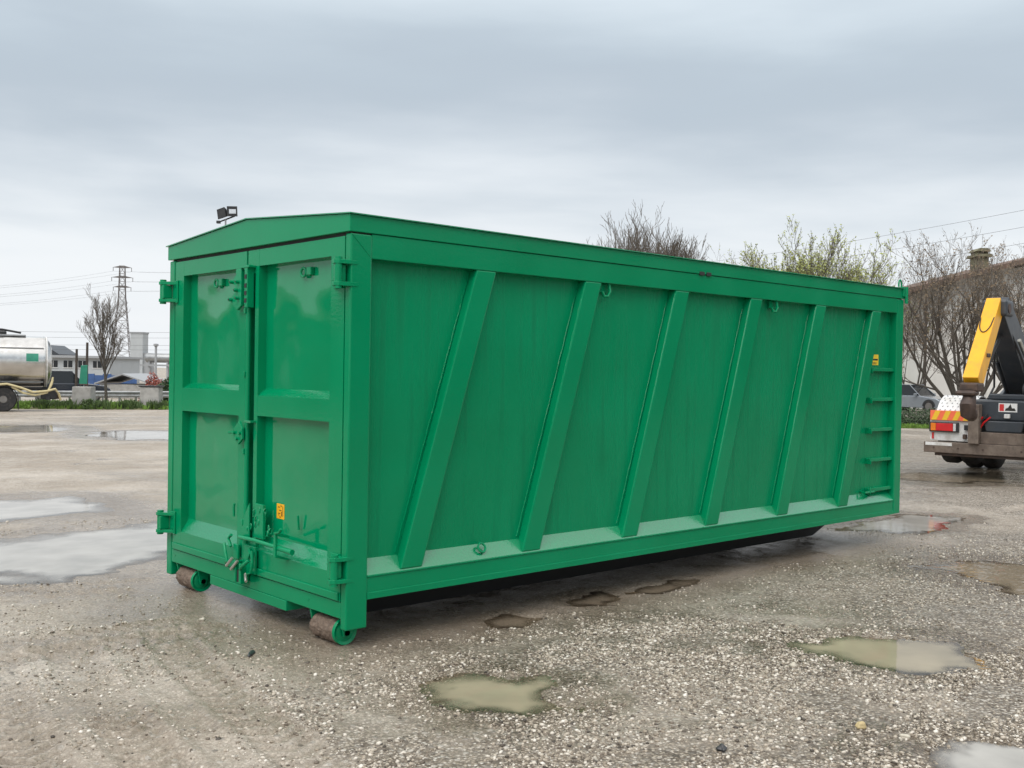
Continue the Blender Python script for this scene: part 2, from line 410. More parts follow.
def build_ground():
    yaw = YAW
    ang = np.concatenate([np.linspace(-50, 50, 680), np.linspace(50, 310, 66)[1:-1]])
    ang = np.radians(ang)+yaw
    rad = np.concatenate([[.0, .8, 1.6, 2.3], np.geomspace(2.9, 60, 640), np.geomspace(60, 3000, 60)[1:]])
    A, Rr = np.meshgrid(ang, rad)
    X = CAM[0]+Rr*np.cos(A); Y = CAM[1]+Rr*np.sin(A)
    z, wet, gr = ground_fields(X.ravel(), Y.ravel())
    nA, nR = len(ang), len(rad)
    co = np.stack([X.ravel(), Y.ravel(), z], 1)
    i = np.arange(nR-1)[:, None]*nA; j = np.arange(nA)[None, :]; j2 = (j+1) % nA
    q = np.stack([i+j, i+nA+j, i+nA+j2, i+j2], -1).reshape(-1, 4)
    q = q[nA:]                                   # drop the degenerate inner ring, close with a fan
    me = bpy.data.meshes.new('ground')
    me.vertices.add(len(co)); me.vertices.foreach_set('co', co.astype(np.float32).ravel())
    cap = np.arange(nA)+nA
    loops = np.concatenate([q.ravel(), cap])
    me.loops.add(len(loops)); me.loops.foreach_set('vertex_index', loops.astype(np.int32))
    starts = np.concatenate([np.arange(len(q))*4, [len(q)*4]]); tot = np.concatenate([np.full(len(q), 4), [nA]])
    me.polygons.add(len(starts)); me.polygons.foreach_set('loop_start', starts.astype(np.int32)); me.polygons.foreach_set('loop_total', tot.astype(np.int32))
    me.polygons.foreach_set('use_smooth', np.ones(len(starts), bool))
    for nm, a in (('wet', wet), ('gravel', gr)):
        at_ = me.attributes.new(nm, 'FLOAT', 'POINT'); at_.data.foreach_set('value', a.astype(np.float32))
    me.update(calc_edges=True)
    me.validate()
    return me
def ground_material():
    mt, N, L, b = nmat('wet gravel and mud')
    t = N.new('ShaderNodeTexCoord')
    def noise(sc, det=5, ro=.55, src=None):
        n = N.new('ShaderNodeTexNoise'); n.inputs['Scale'].default_value = sc; n.inputs['Detail'].default_value = det; n.inputs['Roughness'].default_value = ro
        L.new(src or t.outputs['Object'], n.inputs['Vector']); return n
    def attr(nm):
        a = N.new('ShaderNodeAttribute'); a.attribute_name = nm; return a.outputs['Fac']
    def mapr(src, a, b_, c=0., d=1.):
        r = N.new('ShaderNodeMapRange'); r.inputs[1].default_value = a; r.inputs[2].default_value = b_; r.inputs[3].default_value = c; r.inputs[4].default_value = d
        L.new(src, r.inputs[0]); return r.outputs[0]
    def mix(f, a, b_, bt='MIX'):
        x = N.new('ShaderNodeMix'); x.data_type = 'RGBA'; x.blend_type = bt
        if isinstance(f, float): x.inputs[0].default_value = f
        else: L.new(f, x.inputs[0])
        for i_, q in ((6, a), (7, b_)):
            if isinstance(q, tuple): x.inputs[i_].default_value = (*q, 1)
            else: L.new(q, x.inputs[i_])
        return x.outputs[2]
    def math_(op, a, b_):
        x = N.new('ShaderNodeMath'); x.operation = op
        for i_, q in ((0, a), (1, b_)):
            if isinstance(q, (int, float)): x.inputs[i_].default_value = q
            else: L.new(q, x.inputs[i_])
        return x.outputs[0]
    big = noise(.5, 6); mid = noise(5, 6, .65); fine = noise(42, 6, .7)
    wet, grav = attr('wet'), attr('gravel')
    mud = mix(mapr(mid.outputs['Fac'], .3, .7), (.33, .275, .218), (.53, .462, .380))
    mud = mix(mapr(big.outputs['Fac'], .42, .62), mud, (.66, .60, .525))
    vo = N.new('ShaderNodeTexVoronoi'); vo.inputs['Scale'].default_value = 62; vo.inputs['Randomness'].default_value = 1
    L.new(t.outputs['Object'], vo.inputs['Vector'])
    hsv = N.new('ShaderNodeSeparateColor'); L.new(vo.outputs['Color'], hsv.inputs[0])
    cr_ = N.new('ShaderNodeValToRGB')
    ramp(cr_, [(0, (.06, .048, .036)), (.2, (.19, .155, .115)), (.45, (.36, .305, .235)), (.7, (.52, .46, .375)), (.9, (.70, .65, .57)), (1, (.80, .77, .70))])
    L.new(hsv.outputs[0], cr_.inputs[0])
    peb = mix(mapr(vo.outputs['Distance'], .25, .62, 0, .75), cr_.outputs[0], (.08, .063, .047))
    vo2 = N.new('ShaderNodeTexVoronoi'); vo2.inputs['Scale'].default_value = 24; L.new(t.outputs['Object'], vo2.inputs['Vector'])
    h2 = N.new('ShaderNodeSeparateColor'); L.new(vo2.outputs['Color'], h2.inputs[0])
    cover = math_('ADD', grav, math_('MULTIPLY', math_('SUBTRACT', mid.outputs['Fac'], .5), 1.6))
    gm = mapr(cover, .15, .85, .34, .95)
    # single pebbles bedded in the mud
    pick = math_('GREATER_THAN', math_('ADD', h2.outputs[0], math_('MULTIPLY', gm, .45)), .93)
    col = mix(gm, mud, peb)
    stone = mix(h2.outputs[1], (.22, .195, .165), (.58, .54, .48))
    bed = math_('MULTIPLY', pick, mapr(vo2.outputs['Distance'], .38, .30))
    col = mix(bed, col, stone)
    grit = noise(150, 4, .75); patch = noise(1.6, 7, .7)
    col = mix(mapr(fine.outputs['Fac'], .35, .65, .0, .75), col, mix(1.0, col, (.66, .64, .61), 'MULTIPLY'))
    col = mix(mapr(grit.outputs['Fac'], .52, .66, .0, .8), col, mix(1.0, col, (.45, .43, .40), 'MULTIPLY'))
    col = mix(mapr(grit.outputs['Fac'], .40, .30, .0, .6), col, (.62, .58, .52))
    col = mix(mapr(patch.outputs['Fac'], .45, .65, .0, .55), col, mix(1.0, col, (.74, .71, .67), 'MULTIPLY'))
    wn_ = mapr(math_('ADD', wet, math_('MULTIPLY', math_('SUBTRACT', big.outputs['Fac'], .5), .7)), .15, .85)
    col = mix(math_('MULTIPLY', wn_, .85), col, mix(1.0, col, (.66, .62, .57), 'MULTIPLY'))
    L.new(col, b.inputs['Base Color'])
    rg = math_('MAXIMUM', math_('SUBTRACT', mapr(mid.outputs['Fac'], .3, .7, .50, .82), math_('MULTIPLY', wn_, .56)), .13)
    L.new(rg, b.inputs['Roughness'])
    b.inputs['Specular IOR Level'].default_value = .5
    hgt = math_('ADD', math_('MULTIPLY', math_('MULTIPLY', mapr(vo.outputs['Distance'], .0, .6, 1, 0), gm), .008), math_('ADD', math_('MULTIPLY', fine.outputs['Fac'], .008), math_('MULTIPLY', grit.outputs['Fac'], .004)))
    hgt = math_('ADD', hgt, math_('MULTIPLY', mapr(vo2.outputs['Distance'], .05, .40, 1, 0), math_('MULTIPLY', pick, .010)))
    hgt = math_('ADD', hgt, math_('MULTIPLY', mid.outputs['Fac'], .02))
    bp = N.new('ShaderNodeBump'); bp.inputs['Distance'].default_value = 1.0; bp.inputs['Strength'].default_value = .8
    L.new(hgt, bp.inputs['Height']); L.new(bp.outputs[0], b.inputs['Normal'])
    return mt
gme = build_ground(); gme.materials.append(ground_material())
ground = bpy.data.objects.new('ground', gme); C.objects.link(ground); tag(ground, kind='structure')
tag(ground, 'wet stony gravel lot with mud and shallow ruts')

def water_material(name, silt, ripple, clear):
    mt, N, L, b = nmat(name)
    t = N.new('ShaderNodeTexCoord')
    n = N.new('ShaderNodeTexNoise'); n.inputs['Scale'].default_value = 2.2; n.inputs['Detail'].default_value = 4; L.new(t.outputs['Object'], n.inputs['Vector'])
    r = N.new('ShaderNodeValToRGB'); ramp(r, [(.3, tuple(c*.8 for c in silt)), (.7, tuple(c*1.15 for c in silt))]); L.new(n.outputs['Fac'], r.inputs[0])
    w = N.new('ShaderNodeTexNoise'); w.inputs['Scale'].default_value = 9; w.inputs['Detail'].default_value = 2; L.new(t.outputs['Object'], w.inputs['Vector'])
    bp = N.new('ShaderNodeBump'); bp.inputs['Distance'].default_value = ripple; L.new(w.outputs['Fac'], bp.inputs['Height'])
    # silty water hides its bed more the deeper it is; the surface always mirrors
    at_ = N.new('ShaderNodeAttribute'); at_.attribute_name = 'depth'
    mr = N.new('ShaderNodeMapRange'); mr.interpolation_type = 'SMOOTHSTEP'; mr.inputs[1].default_value = .0; mr.inputs[2].default_value = clear; mr.inputs[4].default_value = .96
    L.new(at_.outputs['Fac'], mr.inputs[0])
    tr = N.new('ShaderNodeBsdfTransparent'); tr.inputs[0].default_value = (.93, .90, .84, 1)
    df = N.new('ShaderNodeBsdfDiffuse'); L.new(r.outputs[0], df.inputs[0])
    m1 = N.new('ShaderNodeMixShader'); L.new(mr.outputs[0], m1.inputs[0]); L.new(tr.outputs[0], m1.inputs[1]); L.new(df.outputs[0], m1.inputs[2])
    gl_ = N.new('ShaderNodeBsdfGlossy'); gl_.inputs['Roughness'].default_value = .03; L.new(bp.outputs[0], gl_.inputs['Normal'])
    fr = N.new('ShaderNodeFresnel'); fr.inputs[0].default_value = 1.34; L.new(bp.outputs[0], fr.inputs[1])
    m2 = N.new('ShaderNodeMixShader'); L.new(fr.outputs[0], m2.inputs[0]); L.new(m1.outputs[0], m2.inputs[1]); L.new(gl_.outputs[0], m2.inputs[2])
    N.remove(b)
    L.new(m2.outputs[0], N['Material Output'].inputs[0])
    return mt
WATER = water_material('sky paled silty rain water', (.42, .40, .365), .0006, .020)  # silt lightened to stand in for the bright sky mirrored here
WATERK = water_material('khaki silty rain water', (.33, .28, .195), .0006, .026)
WATERB = water_material('brown silty rain water', (.27, .215, .155), .0006, .034)
WATERR = water_material('rippled rain water', (.26, .21, .15), .006, .016)
for k, (w, lev, lab, edge) in enumerate(POLY):
    lo, hi = w.min(0)-edge*.8, w.max(0)+edge*.8
    nx, ny = [int(min(150, max(40, q/.05))) for q in (hi-lo)]
    gx, gy = np.meshgrid(np.linspace(lo[0], hi[0], nx), np.linspace(lo[1], hi[1], ny))
    X, Y_ = gx.ravel(), gy.ravel()
    dep_ = lev-ground_fields(X, Y_)[0]
    sd_ = poly_sd(X, Y_, w)
    keep = (sd_ < edge*.75) & (dep_ > -.02)
    fs = []
    kk = keep.reshape(ny, nx)
    ok = kk[:-1, :-1] | kk[1:, :-1] | kk[:-1, 1:] | kk[1:, 1:]
    ok &= (sd_.reshape(ny, nx)[:-1, :-1] < edge*.85)
    for a, b_ in zip(*np.nonzero(ok)):
        i0 = a*nx+b_; fs.append((i0, i0+1, i0+nx+1, i0+nx))
    used = sorted({i for f in fs for i in f}); mp_ = {o: i for i, o in enumerate(used)}
    me = bpy.data.meshes.new('puddle')
    me.from_pydata([(X[i], Y_[i], lev) for i in used], [], [tuple(mp_[i] for i in f) for f in fs])
    at_ = me.attributes.new('depth', 'FLOAT', 'POINT'); at_.data.foreach_set('value', np.array([max(0, dep_[i]) for i in used], np.float32))
    me.materials.append(WATERB if k in (3, 4, 5) else WATERR if k in (8, 10) else WATERK if k in (2, 6) else WATER)
    o = bpy.data.objects.new('puddle', me); C.objects.link(o)
    tag(o, lab, None, kind='structure')

# ------------------------------------------------------------------ the green roll-off container
WID, LEN = 2.5, 6.692
box_ = thing('roll_off_container', 'long green steel roll off container with gabled lid and slanted side ribs', 'container')
TOP, RB, PB = 2.470, .284, .117
def bx(name, mat, dims, parent=box_, bevel=.004):
    return MB().box(*dims).build(name, mat, parent, bevel)
# corner posts
for (x0, x1, y0, y1, z0) in ((0, .150, 0, .062, PB), (0, .150, WID-.085, WID, .075), (6.560, LEN, 0, .12, RB), (6.560, LEN, WID-.12, WID, RB)):
    bx('corner_post', G_FRAME, (x0, x1, y0, y1, z0, TOP), bevel=.009)
for x0, y0 in ((.095, .06), (.095, WID-.16)):
    bx('post_return', G_FRAME, (x0, .149, y0, y0+.10, RB, TOP-.003))
# both long sides
for s in (0, 1):
    Y = (lambda v: v) if s == 0 else (lambda v: WID-v)
    def ybox(name, mat, x0, x1, ya, yb, z0, z1, bevel=.004):
        a, b = sorted((Y(ya), Y(yb))); return bx(name, mat, (x0, x1, a, b, z0, z1), bevel=bevel)
    ybox('side_panel', G_SIDE, .12, 6.58, .076, .082, .45, 2.36, 0)
    ybox('top_rail', G_FRAME, .150, 6.560, .002, .12, 2.328, 2.4755)
    rail = ybox('bottom_rail', G_FRAME, .150, 6.560, .008, .13, RB, .418)
    lip = MB(); a, b = sorted((Y(.0), Y(.0075))); lip.box(.1505, 6.5595, a, b, RB+.001, RB+.043); lip.build('rail_lip', G_FRAME, rail, .003)
    a, b = sorted((Y(.001), Y(.012))); MB().box(.1505, 6.5595, a, b, .4185, .430).build('rail_lip', G_FRAME, rail, .003)
    sill = MB(); poly = [(Y(.003), .4305), (Y(.0755), .518), (Y(.0755), .4305)]
    sill.prism(poly, 0, .1505, 6.5595).build('sill', G_WET, box_)
    for k in range(6):
        xb = .397+1.0195*k + .004*((k*7) % 3 - 1)
        p = [(xb, .436), (xb+.172, .436), (xb+.754, 2.329), (xb+.582, 2.329)]
        a, b = sorted((Y(.004), Y(.077)))
        MB().prism(p, 1, a, b).build('rib', G_FRAME, box_, .010)
        # weld bead along the left edge of each rib
        if s == 0:
            bead = [(xb-.003+.582*t, .074, .50+1.83*t) for t in np.linspace(0.02, .99, 24)]
            bead = [(q[0]+.0025*math.sin(i*2.3), q[1], q[2]) for i, q in enumerate(bead)]
            MB().tube(bead, .0045, 6).build('weld_bead', G_FRAME, box_, smooth=True)
# mitre weld at the near top corner
MB().tube([(.008, -.0005, 2.462), (.14, .001, 2.335)], .0035, 5).build('weld_bead', G_FRAME, box_)
# ladder rungs
for z in (1.755, 1.457, 1.157, .856, .560):
    r_ = MB().box(6.11, 6.5605, .030, .077, z-.010, z+.012)
    r_.box(6.11, 6.118, .010, .077, z-.045, z-.010).box(6.118, 6.5600, .0230, .0295, z-.022, z+.012)
    r_.build('ladder_rung', G_FRAME, box_, .003)
# hooks below the top rail, ring on the sill, small handle by the ladder
for x in (2.245, 4.415):
    a = [(x+.02, .07, 2.35), (x+.02, .025, 2.325), (x+.022, .015, 2.27), (x+.0, .015, 2.232), (x-.035, .02, 2.232), (x-.05, .025, 2.265)]
    MB().tube(a, .011, 8).build('tarp_hook', G_FRAME, box_, smooth=True)
    bx('hook_pad', G_FRAME, (x-.045, x+.045, .050, .0755, 2.262, 2.327), bevel=.004)
ringp = [(1.074+.03*math.cos(w), .030+.012*math.sin(w), .500+.028*math.sin(w)) for w in np.linspace(0, 2*math.pi, 15)[:-1]]
MB().tube(ringp, .008, 6, closed=True).build('tie_ring', G_FRAME, box_, smooth=True)
MB().tube([(6.02, .077, .545), (6.02, .02, .535), (6.2, .02, .535), (6.2, .077, .545)], .010, 6).build('grab_handle', G_FRAME, box_, smooth=True)
bx('lid_latch', DARKSTEEL, (3.30, 3.36, -.012, .004, 2.468, 2.497), bevel=.002); bx('lid_latch', DARKSTEEL, (3.39, 3.45, -.012, .004, 2.468, 2.497), bevel=.002)
lr = [(6.66+.028*math.cos(w), .03, 2.622+.0*w+.05*math.sin(w)) for w in np.linspace(-.4, math.pi+.4, 12)]
MB().tube(lr, .009, 6).build('lifting_ring', G_FRAME, box_, smooth=True)
bx('lid_hinge_bracket', G_FRAME, (6.64, 6.74, -.02, .05, 2.50, 2.60))
MB().tube([(6.70, -.02, 2.43), (6.70, -.02, 2.60)], .018, 8).build('lid_hinge_pin', G_FRAME, box_, smooth=True)
# side sticker
st = bx('warning_sticker', YELLOW_ST, (6.185, 6.330, .0735, .0762, 1.795, 1.900), bevel=0)
MB().box(6.200, 6.315, .0718, .0734, 1.842, 1.858).build('printed_band', INK, st)
MB().box(6.200, 6.300, .0718, .0734, 1.815, 1.820).build('printed_line', INK, st)
MB().box(6.200, 6.280, .0718, .0734, 1.805, 1.809).build('printed_line', INK, st)
# lid: eave bands, gables and roof sheets
CB, CT, PK = 2.478, 2.580, 2.668
gable = [(-.006, CB), (WID+.006, CB), (WID+.006, CT), (WID/2, PK), (-.006, CT)]
lid = MB().prism(gable, 0, -.014, LEN+.004).build('lid', G_FRAME, box_, .004)
for s in (0, 1):
    e, pk = (-.022, WID/2) if s == 0 else (WID+.022, WID/2)
    sl_ = (PK-CT)/(WID/2)
    z_e = CT-sl_*.016+.001
    p = [(e, z_e), (pk, PK+.0015), (pk, PK+.0085), (e, z_e+.0070)]
    MB().prism(p, 0, -.026, LEN+.014).build('roof_sheet', G_WET, lid)
bx('shadow_gap_fill', DARKSTEEL, (.02, LEN-.02, .018, WID-.018, 2.4, 2.4785), bevel=0)  # dark filler behind the lid gap, standing in for its shadow
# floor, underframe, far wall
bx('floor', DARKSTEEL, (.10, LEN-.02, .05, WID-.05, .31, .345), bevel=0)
bx('front_wall', G_SIDE, (6.58, LEN-.03, .12, WID-.12, .30, 2.46), bevel=0)
for y in (.70, 1.74):
    MB().prism([(.36, .012), (6.20, .012), (6.60, .16), (6.60, .309), (.36, .309)], 1, y, y+.06).build('skid_beam', DARKSTEEL, box_)  # taken near the ground to block light; near black deepens the shade below
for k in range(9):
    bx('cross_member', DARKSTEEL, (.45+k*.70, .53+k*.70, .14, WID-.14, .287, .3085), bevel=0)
bx('end_beam', G_FRAME, (.004, .10, .0625, WID-.0855, .178, .2755))
hb = MB().box(.0, .34, .690, 1.760, .112, .1775); hb.build('rear_skid_box', G_FRAME, box_, .004)
MB().tube([(LEN+.16, 1.05, 1.38), (LEN+.16, 1.45, 1.38)], .03, 10).build('hook_bar', G_FRAME, box_, smooth=True)
bx('hook_bar_mount', G_FRAME, (LEN-.031, LEN+.18, 1.03, 1.06, .6, 1.45)); bx('hook_bar_mount', G_FRAME, (LEN-.031, LEN+.18, 1.44, 1.47, .6, 1.45))
# rollers: muddy drum with a green flange at its end
def roller(x, y0, y1, first):
    r = .078
    dr = MB(); dr.lathe([(.03, y0), (r-.006, y0), (r, y0+.01), (r, y1-.01), (r-.006, y1), (.03, y1)], 1, 32, (x, 0, r))
    dr = MB(); ys = np.linspace(y0+.008, y1-.008, 22); pr = [(.03, y0), (r-.008, y0)]+[(r, q) for q in ys]+[(r-.008, y1), (.03, y1)]
    dr.lathe(pr, 1, 56, (x, 0, r))
    vv_ = []
    for (a, b, c) in dr.v:
        da, dc = a-x, c-r; rr_ = math.hypot(da, dc); w_ = math.atan2(dc, da)
        if rr_ > r-.002:
            k = float(fbm(np.array([w_*3+11]), np.array([b*30]), 1.6, 3, 77)[0])-.62
            rr2 = r + .020*k; da, dc = da/rr_*rr2, dc/rr_*rr2
        vv_.append((x+da, b, max(.001, r+dc)))
    dr.v = vv_
    d = dr.build('roller', MUD, box_, smooth=True)
    fl = MB(); fl.lathe([(.02, y0-.006), (.05, y0-.010), (.062, y0-.004), (.080, y0-.012), (.083, y0-.006), (.083, y0+.012), (.02, y0+.012)], 1, 32, (x, 0, .0835))
    fl.build('flange', G_FRAME, d, smooth=True)
    MB().tube([(x, y0-.03, r), (x, y1+.03, r)], .02, 10).build('axle', G_FRAME, d, smooth=True)
    for yy in (y1+.012,):
        MB().prism([(x-.075, .236), (x+.09, .236), (x+.03, r-.03), (x-.03, r-.03)], 1, yy, yy+.016).build('roller_bracket', G_FRAME, d, .002)
    MB().prism([(x-.055, .236), (x+.07, .236), (x+.025, r-.02), (x-.025, r-.02)], 1, y0-.030, y0-.016).build('roller_bracket', G_FRAME, d, .002)
roller(.075, .125, .405, True)
roller(.075, 2.045, 2.330, False)

# doors on the near end; front faces lie in x = 0, sheets 6 cm behind
XF, XP = 0.0, .060
def door(y0, y1, r0, r1, zc_u, zc_l, in_hi):
    """y0..y1 the leaf, r0..r1 the recess; zc_* = ((front bottom, back bottom), top)"""
    Z0, Z1 = .2805, 2.4560
    f = MB()
    f.box(XF, .085, y0, r0, Z0, Z1)
    if in_hi: f.box(XF, .085, r1, y1, Z0, Z1)
    else:
        f.box(XF, .085, r1, r1+.048, Z0, Z1); f.box(XF, .085, r1+.048, y1, Z0, .50); f.box(XF, .085, r1+.048, y1, 2.30, Z1); f.box(.058, .085, r1+.048, y1, .50, 2.30)
    (ub, ubb), ut = zc_u; (lb, lbb), lt = zc_l
    f.box(XF+.0006, .085, r0, r1, ut, Z1); f.box(XF+.0006, .085, r0, r1, lt, ub); f.box(XF+.0006, .085, r0, r1, Z0, lb)
    d = f.build('door', G_FRAME, box_, 0)
    for (fb, bb), tp in ((zc_u), (zc_l)):
        MB().box(XP, XP+.006, r0-.002, r1+.002, fb-.01, tp+.01).build('door_sheet', G_DOOR, d)
        MB().prism([(XF+.004, fb-.001), (XP+.001, bb), (XP+.001, fb-.001)], 1, r0+.001, r1-.001).build('ledge', G_WET, d)
    # stepped lower lip
    MB().box(XF-.012, XF-.0005, y0+.012, y1-.012, Z0+.004, .333).build('lower_lip', G_FRAME, d, .005)
    return d
dl = door(1.272, 2.392, 1.362, 2.252, ((1.508, 1.545), 2.346), ((.425, .525), 1.336), True)
drt = door(.066, 1.250, .212, 1.100, ((1.482, 1.530), 2.346), ((.445, .545), 1.346), False)
# locking rod in a dark channel beside the meeting line
rod = MB().tube([(-.006, 1.228, .33), (-.006, 1.228, 2.36)], .019, 12).build('locking_rod', G_FRAME, box_, smooth=True)
for z in (.62, 1.10, 1.62, 2.05):
    MB().box(-.036, .0, 1.222, 1.244, z-.02, z+.02).build('rod_guide', G_FRAME, rod, .004)
# lock plates at head and middle
def plate(poly, x0, x1, parent, name='lock_plate', mat=G_FRAME): return MB().prism(poly, 0, x0, x1).build(name, mat, parent, .003)
lk = plate([(1.255, 2.335), (1.33, 2.335), (1.335, 2.29), (1.40, 2.25), (1.34, 2.215), (1.34, 2.18), (1.42, 2.125), (1.36, 2.085), (1.31, 2.055), (1.255, 2.085)], -.050, -.030, box_)
plate([(1.255, 2.33), (1.335, 2.33), (1.335, 2.09), (1.255, 2.09)], -.0305, .0, lk, 'lock_backing')
for (y, z) in ((1.375, 2.248), (1.385, 2.128), (1.29, 2.245), (1.29, 2.135), (1.31, 2.19)):
    MB().tube([(-.075, y, z), (-.02, y, z)], .012, 8).build('lock_bolt', G_FRAME, lk, smooth=True)
    MB().tube([(-.078, y, z), (-.0745, y, z)], .006, 6).build('bolt_hole', DARKSTEEL, lk)
MB().box(-.052, .0, 1.165, 1.205, 2.07, 2.345).build('keeper_channel', G_FRAME, lk, .003)
MB().box(-.055, .0, 1.140, 1.260, 2.335, 2.350).build('keeper_cap', G_FRAME, lk, .003)
for z in (2.12, 2.17, 2.22, 2.28):
    MB().box(-.056, -.0515, 1.172, 1.198, z-.018, z+.010).build('keeper_slot', DARKSTEEL, lk)
mk = plate([(1.26, 1.305), (1.33, 1.25), (1.345, 1.215), (1.27, 1.145), (1.21, 1.185), (1.215, 1.255)], -.052, -.034, box_)
plate([(1.24, 1.26), (1.29, 1.26), (1.29, 1.18), (1.24, 1.18)], -.0345, .0, mk, 'lock_backing')
for (y, z) in ((1.315, 1.225), (1.235, 1.225), (1.275, 1.185)):
    MB().tube([(-.068, y, z), (-.03, y, z)], .012, 8).build('lock_bolt', G_FRAME, mk, smooth=True)
MB().tube([(-.045, 1.315, 1.225), (-.05, 1.41, 1.218)], .008, 6).build('lock_pin', G_FRAME, mk, smooth=True)
MB().box(-.045, .0, 1.115, 1.20, 1.297, 1.312).build('lock_catch', G_WET, mk, .003)
# hinges: two arms, a pin and a strap on the door
def hinge(yp, sgn, zc):
    """yp: post edge, sgn: +1 door lies towards +y"""
    o = None
    for dz in (.065, -.065):
        h = MB()
        poly = [(.05, yp-sgn*.003), (-.005, yp-sgn*.004), (-.075, yp+sgn*.008), (-.098, yp+sgn*.028), (-.095, yp+sgn*.055), (-.060, yp+sgn*.085), (-.001, yp+sgn*.155), (-.0005, yp)]
        h.prism(poly, 2, zc+dz-.012, zc+dz+.012)
        if o is None: o = h.build('hinge', G_FRAME, box_, .003)
        else: h.build('hinge_arm', G_FRAME, o, .003)
    MB().tube([(-.066, yp+sgn*.034, zc-.092), (-.066, yp+sgn*.034, zc+.092)], .024, 12).build('hinge_pin', G_FRAME, o, smooth=True)
    a, b = sorted((yp+sgn*.078, yp+sgn*.165))
    MB().box(-.012, -.0005, a, b, zc-.085, zc+.085).build('hinge_strap', G_FRAME, o, .003)
    a, b = sorted((yp+sgn*.03, yp+sgn*.079))
    MB().box(-.085, -.012, a, b, zc-.052, zc+.050).build('hinge_knuckle', G_FRAME, o, .006)
    for dz in (.045, -.045):
        MB().tube([(-.018, yp+sgn*.125, zc+dz), (-.012, yp+sgn*.125, zc+dz)], .011, 6).build('hinge_bolt', G_FRAME, o)
for zc in (2.232, .480): hinge(.0, 1, zc); hinge(WID, -1, zc)
# rings at the head of each sheet
for yc, zc, d in ((1.80, 2.268, dl), (.60, 2.275, drt)):
    ring = [(XP-.02, yc+.028*math.cos(w), zc+.028*math.sin(w)) for w in np.linspace(0, 2*math.pi, 17)[:-1]]
    MB().tube(ring, .008, 6, closed=True).build('pull_ring', G_FRAME, d, smooth=True)
    MB().box(XP-.03, XP+.001, yc-.10, yc-.045, zc-.022, zc+.030).build('ring_lug', G_FRAME, d, .006)
# orange sticker on the right leaf
so_ = MB().box(XP-.0025, XP-.0003, .735+.095, .832+.095, .702-.025, .800-.025).build('orange_sticker', ORANGE, drt)
for (a, b, z0, z1) in ((.75, .755, .72, .785), (.77, .80, .755, .760), (.765, .772, .72, .75), (.79, .815, .775, .780), (.785, .81, .735, .739), (.80, .804, .72, .735), (.76, .785, .785, .789), (.775, .795, .712, .716)):
    MB().box(XP-.0035, XP-.0024, a+.095, b+.095, z0-.025, z1-.025).build('printed_mark', INK, so_)
# lever with its keeper, chain, and the claws at the foot of the doors
lev = MB().tube([(-.05, 1.235, .525), (-.075, 1.16, .532), (-.075, .98, .535), (-.072, .80, .530), (-.072, .66, .527)], [.013, .015, .014, .014, .014], 10).build('locking_lever', G_FRAME, box_, smooth=True)
MB().tube([(-.072, .675, .527), (-.072, .500, .522)], .018, 10).build('lever_grip', G_FRAME, lev, smooth=True)
kp = MB(); kp.prism([(-.10, .47), (-.10, .615), (-.085, .628), (.0, .60), (.0, .585), (-.082, .605), (-.085, .485), (.0, .455), (.0, .44)], 1, .662, .688)
kp.build('lever_keeper', G_FRAME, box_, .003)
MB().tube([(-.105, .66, .625), (-.105, .60, .64), (-.105, .585, .66)], .010, 6).build('keeper_pin', G_FRAME, lev, smooth=True)
MB().tube([(.04, .615, .64), (.03, .61, .73)], .008, 6).build('keeper_wire', G_FRAME, lev, smooth=True)
ch = MB()
for k in range(26):
    cx_, cy_, cz_ = -.01+.012*math.sin(k*2.1), 1.02+.05*math.sin(k*1.7)+.004*k*((k % 3)-1), .74-.0068*k
    ax = k % 2
    lk_ = []
    for w in np.linspace(0, 2*math.pi, 9)[:-1]:
        a, b = .011*math.cos(w), .019*math.sin(w)
        lk_.append((cx_ + (a if ax else .3*a), cy_ + (0 if ax else a), cz_+b))
    ch.tube(lk_, .0042, 5, closed=True)
tag(ch.build('safety_chain', G_FRAME, box_, smooth=True), kind='stuff')
MB().box(-.022, .0, .965, 1.085, .535, .765).build('chain_holder', G_FRAME, drt, .004)
MB().tube([(-.01, 1.39, .64), (-.012, 1.39, .70), (-.01, 1.385, .73)], .009, 6).build('door_pin', G_FRAME, dl, smooth=True)
cp = MB(); cp.box(-.030, -.0125, 1.05, 1.205, .29, .475); cp.box(-.030, -.0125, 1.29, 1.36, .36, .46); cl = cp.build('claw_plate', G_FRAME, box_, .004)
MB().prism([(1.14, .76), (1.245, .62), (1.245, .52), (1.14, .52)], 0, -.03, -.018).build('gusset_plate', G_FRAME, drt, .003)
for (pts, mt_) in (([(-.06, 1.43, .455), (-.075, 1.38, .40), (-.075, 1.355, .345), (-.06, 1.40, .325)], G_FRAME),
                   ([(-.07, 1.29, .375), (-.085, 1.345, .315)], BRIGHTROD), ([(-.07, 1.215, .365), (-.085, 1.28, .30)], BRIGHTROD),
                   ([(-.06, 1.19, .31), (-.09, 1.13, .335), (-.07, 1.06, .39)], G_FRAME), ([(-.06, 1.12, .29), (-.09, 1.055, .255)], BRIGHTROD),
                   ([(-.04, 1.365, .52), (-.045, 1.40, .49), (-.045, 1.36, .44)], G_FRAME), ([(-.04, 1.115, .46), (-.045, 1.085, .43), (-.045, 1.12, .385)], G_FRAME),
                   ([(-.05, 1.06, .45), (-.06, 1.03, .38), (-.06, 1.05, .31), (-.05, 1.12, .29)], G_FRAME)):
    MB().tube(pts, .0105 if mt_ is G_FRAME else .010, 8).build('claw_hook', mt_, cl, smooth=True)
MB().box(-.07, -.006, 1.245, 1.275, .215, .36).build('claw_tongue', G_FRAME, cl, .004); MB().box(-.07, -.006, 1.17, 1.20, .215, .35).build('claw_tongue', G_FRAME, cl, .004)
